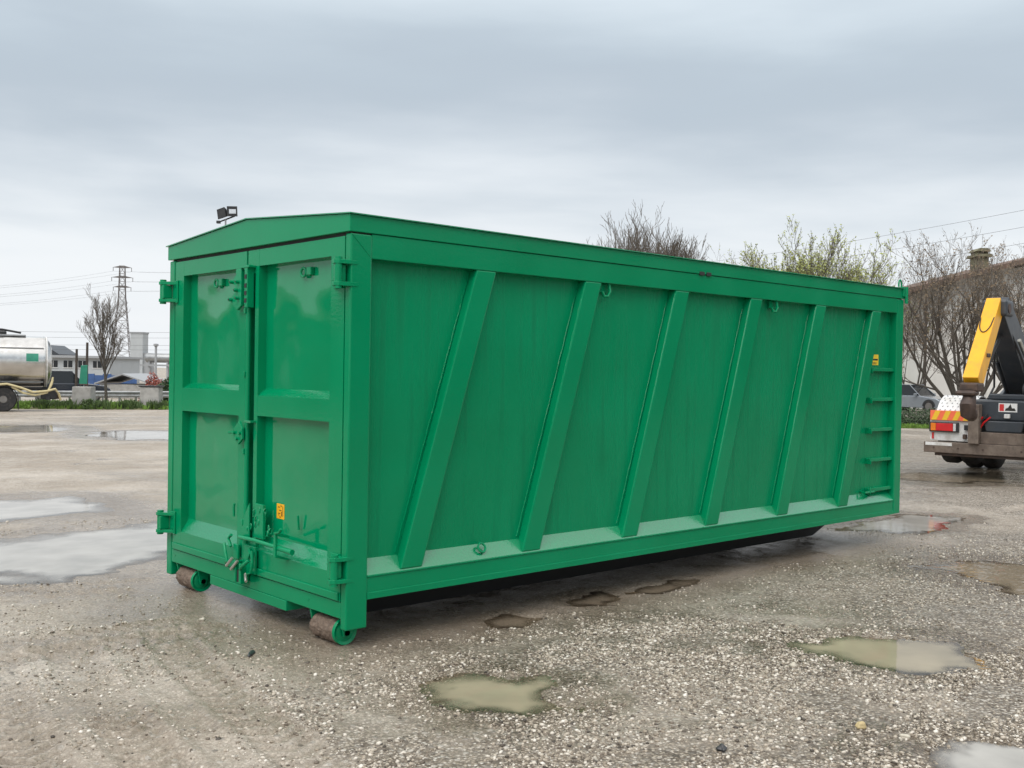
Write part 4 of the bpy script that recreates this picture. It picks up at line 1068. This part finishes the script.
for px, D, ytop, lab in ((76, 58.6, 349, 'shorter dark timber post behind the dark car'), (86.5, 58.8, 342.5, 'taller dark timber post behind the green board')):
    x, y, z = gd(px, D); zt = at(px, ytop, D)[2]
    o = MB().tube([(0, 0, -.1), (.02, 0, zt-z)], [.085, .07], 8).build('timber_post', WOODB); o.location = (x, y, z); tag(o, lab, 'post')
# guard rail
g0, g1 = dpt(-200, 58.4), dpt(300, 58.4)
gl = np.linalg.norm(g1-g0); gz0 = float(gbase(*g0)); gz1 = float(gbase(*g1))
gr_ = thing('guard_rail', 'galvanised guard rail along the road behind the verge', 'guard rail', (g0[0], g0[1], gz0), math.atan2(g1[1]-g0[1], g1[0]-g0[0]))
def gzz(t): return gz0*(0)+ (gz1-gz0)*t/gl
prof = [(0, .55), (-.05, .60), (-.05, .66), (0, .71), (0, .75), (-.05, .80), (-.05, .86), (0, .91)]
n = 30
for k in range(n):
    a, b = gl*k/n, gl*(k+1)/n
    vs_ = []
    for x in (a, b): vs_ += [(x, q[0], q[1]+gzz(x)) for q in prof] + [(x, q[0]+.012, q[1]+gzz(x)) for q in prof[::-1]]
    m2 = len(prof)*2
    MB().add(vs_, [(i, (i+1) % m2, m2+(i+1) % m2, m2+i) for i in range(m2)]).build('rail_section', GALV, gr_)
    MB().box(a+.1, a+.18, .014, .12, gzz(a)-.3, gzz(a)+.9).build('rail_post', GALV, gr_)
# floodlight mast
x, y, z = gd(223.5, 60)
fm = thing('floodlight_mast', 'tall thin mast carrying two floodlights behind the container lid', 'floodlight', (x, y, z), RZ)
zt = at(223.5, 219, 60)[2]-z
MB().tube([(0, 0, 0), (0, 0, zt)], [.09, .05], 10).build('pole', GALV, fm, smooth=True)
MB().tube([(-.45, 0, zt-.22), (.52, 0, zt+.16)], .045, 8).build('cross_bar', BLACKP, fm)
def flood(xc, zc, w, h, ry, lens):
    o = bpy.data.objects.new('x', None)
    mb = MB(); mb.add([(-w/2,-.14,-h/2),(w/2,-.14,-h/2),(w/2,-.14,h/2),(-w/2,-.14,h/2),(-w*.35,.14,-h*.35),(w*.35,.14,-h*.35),(w*.35,.14,h*.35),(-w*.35,.14,h*.35)],
           [(0,1,2,3),(7,6,5,4),(0,4,5,1),(1,5,6,2),(2,6,7,3),(3,7,4,0)])
    b = mb.build('lamp_head', BLACKP, fm, .02); b.location = (xc, 0, zc); b.rotation_euler = (0, ry, .35 if lens else -.5)
    if lens:
        q = MB().box(-w*.30, w*.34, -.150, -.142, -h*.22, h*.20).build('lamp_glass', CHROME, b)
    bpy.data.objects.remove(o)
flood(-.17, zt+.30, .62, .60, -.2, False); flood(.36, zt+.42, .60, .60, -.05, True)
MB().box(-.52, -.30, -.1, .1, zt-.28, zt-.12).build('ballast_box', BLACKP, fm, .02)

# ------------------------------------------------------------------ far left background
def bldg(name, label, px0, px1, ytop, D, dep_, mat, cat='building'):
    a, b = at(px0, 360, D), at(px1, 360, D); z0 = float(gbase(a[0], a[1])); zt = at((px0+px1)/2, ytop, D)[2]
    wd = float(np.linalg.norm((b-a)[:2]))
    t = thing(name, label, cat, (a[0], a[1], z0), RZ)
    return t, wd, zt-z0, D/F_PX
t, wd, h, s = bldg('factory_building', 'long low white factory with dark strip windows', -30, 110, 355, 150, 10, PALEB)
MB().box(0, wd, 0, 12, 0, h-.35).build('wall', PALEB, t); MB().box(-.4, wd+.4, -.7, 12.4, h-.348, h).build('roof', GREYP, t, .02)
for k in range(9):
    x0 = wd*(.04+.105*k)
    w_ = MB().box(x0, x0+1.25, -.06, .02, h-1.75, h-.75).build('window', GLASS, t); MB().box(x0+.60, x0+.66, -.09, -.061, h-1.75, h-.75).build('mullion', WHITEP, w_); MB().box(x0-.1, x0+1.35, -.12, .02, h-1.83, h-1.752).build('sill', WHITEP, w_)
t, wd, h, s = bldg('gabled_house', 'small house with dark gabled roof above the tanker', 40, 57, 356, 185, 8, RENDERW, 'house')
MB().box(0, wd, 0, 7, 0, h).build('wall', RENDERW, t)
MB().prism([(-1.0, h+.002), (wd+.6, h+.002), (wd+.6, h+.35), (wd*.35, h+2.0), (-1.0, h+1.2)], 1, -.6, 7.6).build('roof', SLATE, t)
MB().box(wd*.5, wd*.8, -.08, .02, h-1.6, h-.5).build('window', GLASS, t)
t, wd, h, s = bldg('blue_hoarding', 'blue sheet hoarding behind the bare roadside tree', 86, 137, 374, 112, 1, BLUEP, 'fence')
for k in range(6):
    MB().box(wd*k/6+.01, wd*(k+1)/6-.01, 0, .06, .05, h-.15*(k % 2)).build('sheet', BLUEP, t); MB().box(wd*k/6-.04, wd*k/6+.04, .061, .14, 0, h).build('fence_post', GREYP, t)
t, wd, h, s = bldg('low_shed', 'low grey shed with a wide shallow roof beside the guard rail', 96, 154, 384.5, 84, 5, CONCRETE, 'shed')
MB().box(.3, wd-.3, 0, 5, 0, h).build('wall', CONCRETE, t)
MB().prism([(0, h), (wd*.48, h+.78), (wd, h), (wd, h+.10), (wd*.48, h+.90), (0, h+.10)], 1, -.35, 5.3).build('roof', GREYP, t)
t, wd, h, s = bldg('pale_tower', 'tall pale square plant tower behind the pylon', 130, 142.5, 333.5, 265, 4, PALEB, 'tower')
MB().box(0, wd, 0, 4, 0, h).build('wall', PALEB, t); MB().box(-.15, wd+.15, -.15, 4.15, h, h+.4).build('parapet', GREYP, t); MB().box(wd+.001, wd+2.0, .5, 3, 0, h*.55).build('annex', GREYP, t)
t, wd, h, s = bldg('storage_tank', 'long horizontal pale storage tank on legs beyond the road', 143, 190, 353.5, 200, 3, PALEB, 'tank')
MB().lathe([(.1, 0), (.6, .1), (.9, .5), (.9, wd-.5), (.6, wd-.1), (.1, wd)], 0, 24, (0, 1, h-.9)).build('tank_shell', GALV, t, smooth=True)
for x in (1.0, wd*.5, wd-1.0): MB().box(x-.15, x+.15, .4, 1.6, 0, h-1.6).build('leg', GREYP, t)
MB().box(-6, wd+4, .2, .5, h-2.5, h-2.15).build('pipe_bridge', GREYP, t)
x, y, z = gd(155.5, 190); zt = at(155.5, 344, 190)[2]-z
t = thing('vent_stack', 'thin vent stack with a wide cap in front of the storage tank', 'chimney', (x, y, z), RZ)
MB().tube([(0, 0, 0), (0, 0, zt)], .22, 10).build('pipe', GREYP, t); MB().lathe([(.2, zt-.5), (.45, zt-.35), (.45, zt), (.1, zt+.1)], 2, 12).build('cap', GREYP, t)
# shrubs made of many small leaf faces
def shrub(name, label, px, D, rx, rz_, mat, n, seed, cat='shrub', leaf=.07, stem=True, z_off=0.0, ry=None):
    x, y, z = gd(px, D); g = random.Random(seed)
    t = thing(name, label, cat, (x, y, z+z_off), RZ)
    vs_, fs = [], []
    ry = ry or rx
    for _ in range(n):
        while True:
            a, b, c = g.uniform(-1, 1), g.uniform(-1, 1), g.uniform(0, 1)
            if a*a+b*b+(c*1.0)**2 < 1 and (a*a+b*b+c*c) > .25*g.random(): break
        k = 1+.22*math.sin(5*a+seed)*math.cos(4*b)
        px_, py_, pz_ = a*rx*k, b*ry*k, c*rz_*k
        l = leaf*g.uniform(.6, 1.5); u = Vector((g.gauss(0,1), g.gauss(0,1), g.gauss(0,1))).normalized()*l; v = u.orthogonal().normalized()*l*.6
        o = len(vs_); P = Vector((px_, py_, pz_))
        vs_ += [P-u, P+v, P+u, P-v]; fs.append((o, o+1, o+2, o+3))
    MB().add(vs_, fs).build('crown', mat, t)
    if stem:
        sb = MB()
        for k in range(7):
            a = g.uniform(0, 6.28); sb.tube([(0, 0, -.05), (rx*.3*math.cos(a), ry*.3*math.sin(a), rz_*.5), (rx*.6*math.cos(a), ry*.6*math.sin(a), rz_*.9)], [.03, .02, .008], 4)
        sb.build('trunk', BARK, t)
    return t
shrub('russet_shrub', 'russet leaved shrub beside the low shed', 156, 78, 1.15, 1.9, REDLEAF, 2600, 3)
shrub('russet_shrub', 'smaller russet shrub next to the container edge', 176, 79, .9, 1.6, REDLEAF, 1500, 4)
shrub('verge_bush', 'dark bush against the concrete block with the green board', 88, 52.9, .35, .55, WEED, 700, 5, leaf=.05)
shrub('verge_bush', 'green bush below the storage tank at the container edge', 168, 60, .8, 1.7, HEDGEM, 1800, 6)

# pylon and lines
x, y, z = gd(121, 300); zt = at(121, 266, 300)[2]-z
py_ = thing('lattice_pylon', 'tall steel lattice pylon beyond the bare roadside tree', 'pylon', (x, y, z), RZ+.25)
def pw(q): return 2.9*(1-q/(zt*.72))+.95*(q/(zt*.72)) if q < zt*.72 else .95-.25*(q-zt*.72)/(zt*.28)
lv = list(np.linspace(0, zt, 15)); lat = MB()
for sx_, sy_ in ((-1,-1),(1,-1),(1,1),(-1,1)):
    MB().tube([(sx_*pw(q), sy_*pw(q), q) for q in lv], .10, 4).build('leg', PYLON, py_)
for a, b in zip(lv[:-1], lv[1:]):
    for (p0, p1) in (((-1,-1),(1,-1)), ((1,-1),(1,1)), ((1,1),(-1,1)), ((-1,1),(-1,-1))):
        lat.tube([(p0[0]*pw(a), p0[1]*pw(a), a), (p1[0]*pw(b), p1[1]*pw(b), b)], .055, 3); lat.tube([(p1[0]*pw(a), p1[1]*pw(a), a), (p0[0]*pw(b), p0[1]*pw(b), b)], .055, 3)
        lat.tube([(p0[0]*pw(b), p0[1]*pw(b), b), (p1[0]*pw(b), p1[1]*pw(b), b)], .055, 3)
tag(lat.build('lattice_bracing', PYLON, py_), kind='stuff')
ARMS = []
for q, wl_ in ((zt-.5, 2.7), (zt-3.4, 3.1), (zt-6.2, 2.6)):
    MB().prism([(-wl_, q), (-.8, q-.12), (.8, q-.12), (wl_, q), (.8, q+.5), (-.8, q+.5)], 1, -.12, .12).build('crossarm', PYLON, py_)
    for s in (-1, 1):
        MB().tube([(s*wl_*.93, 0, q), (s*wl_*.93, 0, q-1.1)], .09, 5).build('insulator', PYLON, py_); ARMS.append((s*wl_*.93, q-1.1))
WIRE = simple('weathered cable', (.10, .10, .105), .6)
def wire(label, a, b, sag, r, group):
    a, b = Vector(a), Vector(b)
    pts = [a.lerp(b, t)-Vector((0, 0, sag*4*t*(1-t))) for t in np.linspace(0, 1, 25)]
    c = pts[0].copy()
    o = MB().tube([q-c for q in pts], r, 4).build('overhead_wire', WIRE); o.location = c
    return tag(o, label, 'wire', group)
c_, s_ = math.cos(RZ+.25), math.sin(RZ+.25)
for k, (ax, az) in enumerate(ARMS):
    P0 = (x+c_*ax, y+s_*ax, z+az)
    fy = 286+7.5*(k//2)+(1.5 if k % 2 else 0)
    arm_ = ('top', 'middle', 'lowest')[k//2]
    wire('thin conductor strung over the tanker from the %s pylon crossarm' % arm_, P0, at(-140, fy+8, 230), 1.2, .018, 'conductors of the pylon')
    wire('thin conductor running behind the container from the %s pylon crossarm' % arm_, P0, at(330, 250+7*(k//2), 380), 3, .018, 'conductors passing behind the container')
for (yv, D), hh_ in zip(((329, 120), (334.5, 120), (342, 125), (346.5, 125)), ('highest', 'second highest', 'third highest', 'lowest')):
    wire('%s level cable strung above the road behind the tanker' % hh_, at(-160, yv-1.2, D), at(300, yv+3.0, D), 0.25, .013, 'cables above the road')
for hh_, (a, b) in zip(('highest', 'middle', 'lowest'), (((700, 263, 150), (1120, 191, 95)), ((700, 276, 150), (1120, 209, 95)), ((700, 290, 150), (1120, 226, 95)))):
    wire('%s of three long cables crossing the sky above the house trees' % hh_, at(*a), at(*b), 0.5, .016, 'cables above the house')

# ------------------------------------------------------------------ bare trees
def tree(label, px, D, ytop, seed, stems, spread, levels=4, nch=(6, 6, 5), buds=None, upr=.5, name='bare_tree', bud_n=1, r0=None, base_y=None, tw=.008, group=None, px_top=None):
    g = random.Random(seed); x, y, z = gd(px, D); H = at(px, ytop, D)[2]-z
    t = thing(name, label, 'tree', (x, y, z-.05), RZ, group)
    tr, cr_, bd = MB(), MB(), MB()
    r0 = r0 or .022*H
    def grow(p, d, ln, r, lev):
        n = 5 if lev < 2 else 4 if lev == 2 else 3
        pts = [p]; rs = [r]; q = p; dd = d
        r_end = max(tw*.6, r*(.42 if lev < levels-1 else .5))
        for i in range(n):
            jt = .05 if lev == 0 else .12
            dd = (dd + Vector((g.gauss(0, jt), g.gauss(0, jt), g.gauss(0, .08)+.06*upr))).normalized()
            q = q+dd*(ln/n); pts.append(q); rs.append(r+(r_end-r)*(i+1)/n)
        (tr if lev <= 1 else cr_).tube(pts, rs, 6 if lev == 0 else 5 if lev == 1 else 3, caps=lev == 0)
        if lev >= levels-1:
            if buds:
                for _ in range(bud_n):
                    k = g.randint(1, n); P = pts[k]+Vector((g.gauss(0, .03), g.gauss(0, .03), g.gauss(0, .03)))
                    l = g.uniform(.025, .065); u = Vector((g.gauss(0,1), g.gauss(0,1), g.gauss(0,1))).normalized()*l; v = u.orthogonal().normalized()*l*.7
                    bd.add([P-u, P+v, P+u, P-v], [(0, 1, 2, 3)])
            return
        m_ = nch[min(lev, len(nch)-1)]
        for k in range(m_):
            f = .25+.75*(k+g.random()*.9)/m_ if lev > 0 else .30+.70*(k+g.random()*.8)/m_
            f = min(f, 1); i = f*n; i0 = min(int(i), n-1); P = pts[i0].lerp(pts[i0+1], i-i0)
            base = (pts[i0+1]-pts[i0]).normalized()
            az = g.uniform(0, 6.283); o1 = base.orthogonal().normalized(); o2 = base.cross(o1)
            ang = g.uniform(.35, .85)*(1 if lev else spread)
            nd = (base*math.cos(ang)+(o1*math.cos(az)+o2*math.sin(az))*math.sin(ang)); nd.z += upr*.35; nd.normalize()
            rr = max(tw, (rs[i0]+(rs[i0+1]-rs[i0])*(i-i0))*g.uniform(.45, .68))
            grow(P, nd, ln*g.uniform(.42, .68)*(1.15-.4*f), rr, lev+1)
    for k in range(stems):
        a = 6.283*k/stems+g.uniform(-.4, .4); tilt = 0 if stems == 1 else (.05+.62*math.sqrt((k*.618) % 1))*spread
        d = Vector((math.cos(a)*math.sin(tilt), math.sin(a)*math.sin(tilt), math.cos(tilt)))
        grow(Vector((0, 0, 0)) if stems == 1 else Vector((.18*math.cos(a), .18*math.sin(a), 0)), d, H*(.80 if stems == 1 else g.uniform(.64, .76)*(1.06-.30*tilt)), r0*(1 if stems == 1 else .55), 0)
    tr.build('trunk', BARK, t, smooth=True); cr_.build('crown', TWIG, t)
    if buds: tag(bd.build('buds', buds, t), kind='stuff')
    # scale to the height seen
    mz = float(np.percentile(np.array(cr_.v)[:, 2], 99.3)); k = H/mz
    for ch_ in t.children: ch_.scale = (k, k, k)
    return t
tree('slender bare tree on the verge in front of the lattice pylon', 107, 55.5, 291, 12, 1, .55, 5, (15, 6, 5, 3), None, 1.5, r0=.12, tw=.010)
tree('bare brown tree crown rising above the middle of the container lid', 646, 46, 228, 29, 38, .66, 5, (6, 6, 4, 2), None, 1.3, tw=.010, r0=.10)
tree('budding tree with yellow green leaves above the container lid', 803, 46, 240, 33, 24, .80, 5, (6, 6, 4, 2), BUD, 1.1, bud_n=4, tw=.008, r0=.11)
tree('short budding tree peeping over the container near its ladder end', 862, 60, 262, 36, 9, 1.0, 5, (5, 5, 4, 2), BUD, 1.0, bud_n=1, tw=.007, r0=.11)
tree('small bare tree between the brown crown and the budding tree', 742, 60, 258, 38, 7, .9, 5, (5, 5, 4, 2), BUD, 1.0, bud_n=1, tw=.007, r0=.11)
tree('wide many stemmed bare tree in front of the pale house', 966, 48, 240, 41, 13, 1.3, 5, (6, 5, 4, 3), BUDB, .8, tw=.006, r0=.17)
tree('tall bare tree by the house behind the truck boom', 1032, 50, 226, 51, 7, 1.0, 5, (6, 5, 4, 3), BUDB, .9, tw=.006, r0=.15)
tree('bare tree at the house corner beside the no entry sign', 912, 58, 258, 61, 6, 1.0, 5, (5, 5, 4, 2), None, .8, tw=.007, r0=.13)

# ------------------------------------------------------------------ house, hedge, sign on the right
a = at(926, 380, 63); z0 = float(gbase(a[0], a[1])); ze = at(926, 285.5, 63)[2]-z0
hs = thing('farm_house', 'pale rendered house with brown overhanging gable roof and mossy chimney', 'house', (a[0], a[1], z0), RZ)
HWD = 16.0; rise = .272; mid_ = HWD/2
wp_ = [(0, -.3), (HWD, -.3), (HWD, ze-.15), (mid_, ze-.15+rise*mid_), (0, ze-.15)]
hw_ = MB().prism(wp_, 1, 0, 12).build('wall', RENDERW, hs)
for s in (0, 1):
    f_ = (lambda v: v) if s == 0 else (lambda v: HWD-v)
    p_ = [(f_(-1.25), ze-rise*1.25-.14), (mid_, ze+rise*mid_-.14), (mid_, ze+rise*mid_+.16), (f_(-1.25), ze-rise*1.25+.16)]
    rf = MB().prism(p_, 1, -1.3, 13).build('roof', ROOFT, hs)
    for k in range(5): MB().prism([(f_(-1.0+k*2.05), ze-rise*(1.0-k*2.05)-.30), (f_(-.85+k*2.05), ze-rise*(.85-k*2.05)-.30), (f_(-.85+k*2.05), ze-rise*(.85-k*2.05)-.142), (f_(-1.0+k*2.05), ze-rise*(1.0-k*2.05)-.142)], 1, -1.25, .0).build('purlin', WOODB, rf)
cx_ = (at(979, 265, 66)-at(926, 265, 66)); cxx = float(np.linalg.norm(cx_))+.95
czt = at(979, 250, 66)[2]-z0-.55
chm = MB().box(cxx-.36, cxx+.36, 2.2, 3.3, ze+.2, czt).build('chimney', CHIMB, hs, .02)
MB().box(cxx-.50, cxx+.50, 2.0, 3.5, czt+.001, czt+.18).build('chimney_cap', CHIMB, chm, .02); MB().prism([(cxx-.48, czt+.36), (cxx+.48, czt+.36), (cxx+.25, czt+.56), (cxx-.25, czt+.56)], 1, 2.1, 3.4).build('chimney_hood', CHIMB, chm)
for dx_ in (-.28, .28): MB().box(cxx+dx_-.08, cxx+dx_+.08, 2.3, 3.2, czt+.181, czt+.362).build('hood_leg', CHIMB, chm)
def hwin(xc, zc, w=1.1, h=1.5):
    w_ = MB().box(xc-w/2, xc+w/2, -.03, .02, zc-h/2, zc+h/2).build('window', GLASS, hs)
    MB().box(xc-w/2-.1, xc+w/2+.1, -.14, .02, zc-h/2-.1, zc-h/2-.001).build('sill', CONCRETE, w_)
    MB().box(xc-.03, xc+.03, -.05, -.031, zc-h/2, zc+h/2).build('mullion', WHITEP, w_)
    for s in (-1, 1):
        a_, b_ = sorted((xc+s*(w/2+.03), xc+s*(w/2+.60))); MB().box(a_, b_, -.07, .0, zc-h/2-.03, zc+h/2+.03).build('shutter', WOODB, w_)
for xc, zc in ((4.4, 5.4), (7.6, 5.5), (11, 5.5), (7.9, 2.0), (11.2, 2.0)): hwin(xc, zc)
MB().tube([(3.55, -.12, .1), (3.55, -.12, ze+.6)], .07, 8).build('downpipe', WHITEP, hs)
for px, D, yt, lab in ((924.5, 60, 297, 'dark tall pole standing at the corner of the pale house'), (920.5, 66, 303, 'thin dark pole beyond the house corner')):
    x, y, z = gd(px, D); o = MB().tube([(0, 0, -.1), (0, 0, at(px, yt, D)[2]-z)], [.10, .08], 8).build('utility_pole', WOODB); o.location = (x, y, z); tag(o, lab, 'pole')
x, y, z = gd(909.5, 76); zs = at(909.5, 360, 76)[2]-z
ns_ = thing('no_entry_sign', 'round red no entry sign on a grey post beyond the parked car', 'sign', (x, y, z), RZ)
MB().tube([(0, 0, 0), (0, 0, zs+.3)], .03, 8).build('post', GALV, ns_); dsc = MB().lathe([(.05, -.05), (.34, -.05), (.34, -.03), (.05, -.03)], 1, 28, (0, 0, zs)).build('disc', SIGNRED, ns_)
MB().box(-.25, .25, -.058, -.0505, zs-.055, zs+.055).build('white_bar', WHITEP, dsc)
# hedge and lawn
def hedge(label, px0, px1, D, w, h, n, seed):
    a, b = dpt(px0, D), dpt(px1, D); ln = float(np.linalg.norm(b-a)); g = random.Random(seed)
    t = thing('low_hedge', label, 'hedge', (a[0], a[1], float(gbase(*a))), math.atan2(b[1]-a[1], b[0]-a[0]))
    vs_, fs = [], []
    for _ in range(n):
        X, Y_, Z_ = g.uniform(0, ln), g.gauss(0, w*.35), g.uniform(0, 1)**.8*h*(.75+.35*math.sin(X_ := g.uniform(0, 6)))
        P = Vector((X, Y_, max(.02, Z_))); l = g.uniform(.02, .055); u = Vector((g.gauss(0,1), g.gauss(0,1), g.gauss(0,1))).normalized()*l; v = u.orthogonal().normalized()*l*.6
        o = len(vs_); vs_ += [P-u, P+v, P+u, P-v]; fs.append((o, o+1, o+2, o+3))
    MB().add(vs_, fs).build('foliage', HEDGEM, t)
    core = MB(); [core.tube([(X, 0, -.05), (X+.1, .05, h*.4), (X-.05, -.05, h*.75)], [.02, .015, .006], 4) for X in np.linspace(.1, ln-.1, int(ln*3))]
    tag(core.build('stems', BARK, t), kind='stuff')
hedge('dark low hedge between the lot and the parked car', 860, 1080, 36, 1.0, .62, 16000, 4)
strip('lawn', (dpt(860, 66), dpt(925, 66)), (dpt(850, 86), dpt(922, 86)), GRASSM, .9, 'green lawn bank beyond the parked car', 14, 10)
strip('verge', (dpt(840, 34.6), dpt(1090, 34.6)), (dpt(840, 37.6), dpt(1090, 37.6)), SOIL, .05, 'low earth strip under the dark hedge', 20, 6)
tufts('grass', 'short grass along the foot of the dark hedge', GRASSM, [(*gd(random.uniform(850, 1085), random.uniform(34.7, 35.8))[:2], gd(960, 35)[2]+.03) for _ in range(700)], .06, .16, 8, 8, .02)

# ------------------------------------------------------------------ unseen halls added on two sides of the lot for the paint to mirror
def hall(label, cx, cy, rz, ln, dp, h, wall, seed):
    t = thing('unseen_hall', label, 'building', (cx, cy, float(gbase(cx, cy))-.05), rz)
    g = random.Random(seed)
    MB().box(-ln/2, ln/2, 0, dp, 0, h).build('wall', wall, t)
    MB().prism([(-.4, h+.002), (dp+.4, h+.002), (dp+.4, h+.25), (dp/2, h+1.3), (-.4, h+.25)], 0, -ln/2-.3, ln/2+.3).build('roof', ROOFT, t)
    for k in range(int(ln//7)):
        x = -ln/2+3.5+k*7
        if k % 3 == 1: MB().box(x-1.8, x+1.8, -.05, .02, 0.05, 3.8).build('roller_door', GREYP, t)
        else:
            w_ = MB().box(x-1.5, x+1.5, -.05, .02, h-2.4, h-1.3).build('window', GLASS, t); MB().box(x-.04, x+.04, -.08, -.051, h-2.4, h-1.3).build('mullion', GREYP, w_)
    return t
DARKWALL = simple('weathered brown grey cladding', (.14, .13, .115), .9, var=.2, scale=.8, dirt=(.08, .075, .065), dirt_amt=.5, dirt_scale=.5)
hall('unseen brown grey hall added along the door side of the lot', -24, 37, math.radians(30)+math.pi*0, 52, 14, 4.4, DARKWALL, 1)
hall('unseen brown grey hall added along the long side of the lot', 26, -30, math.radians(215), 70, 14, 6.8, DARKWALL, 2)
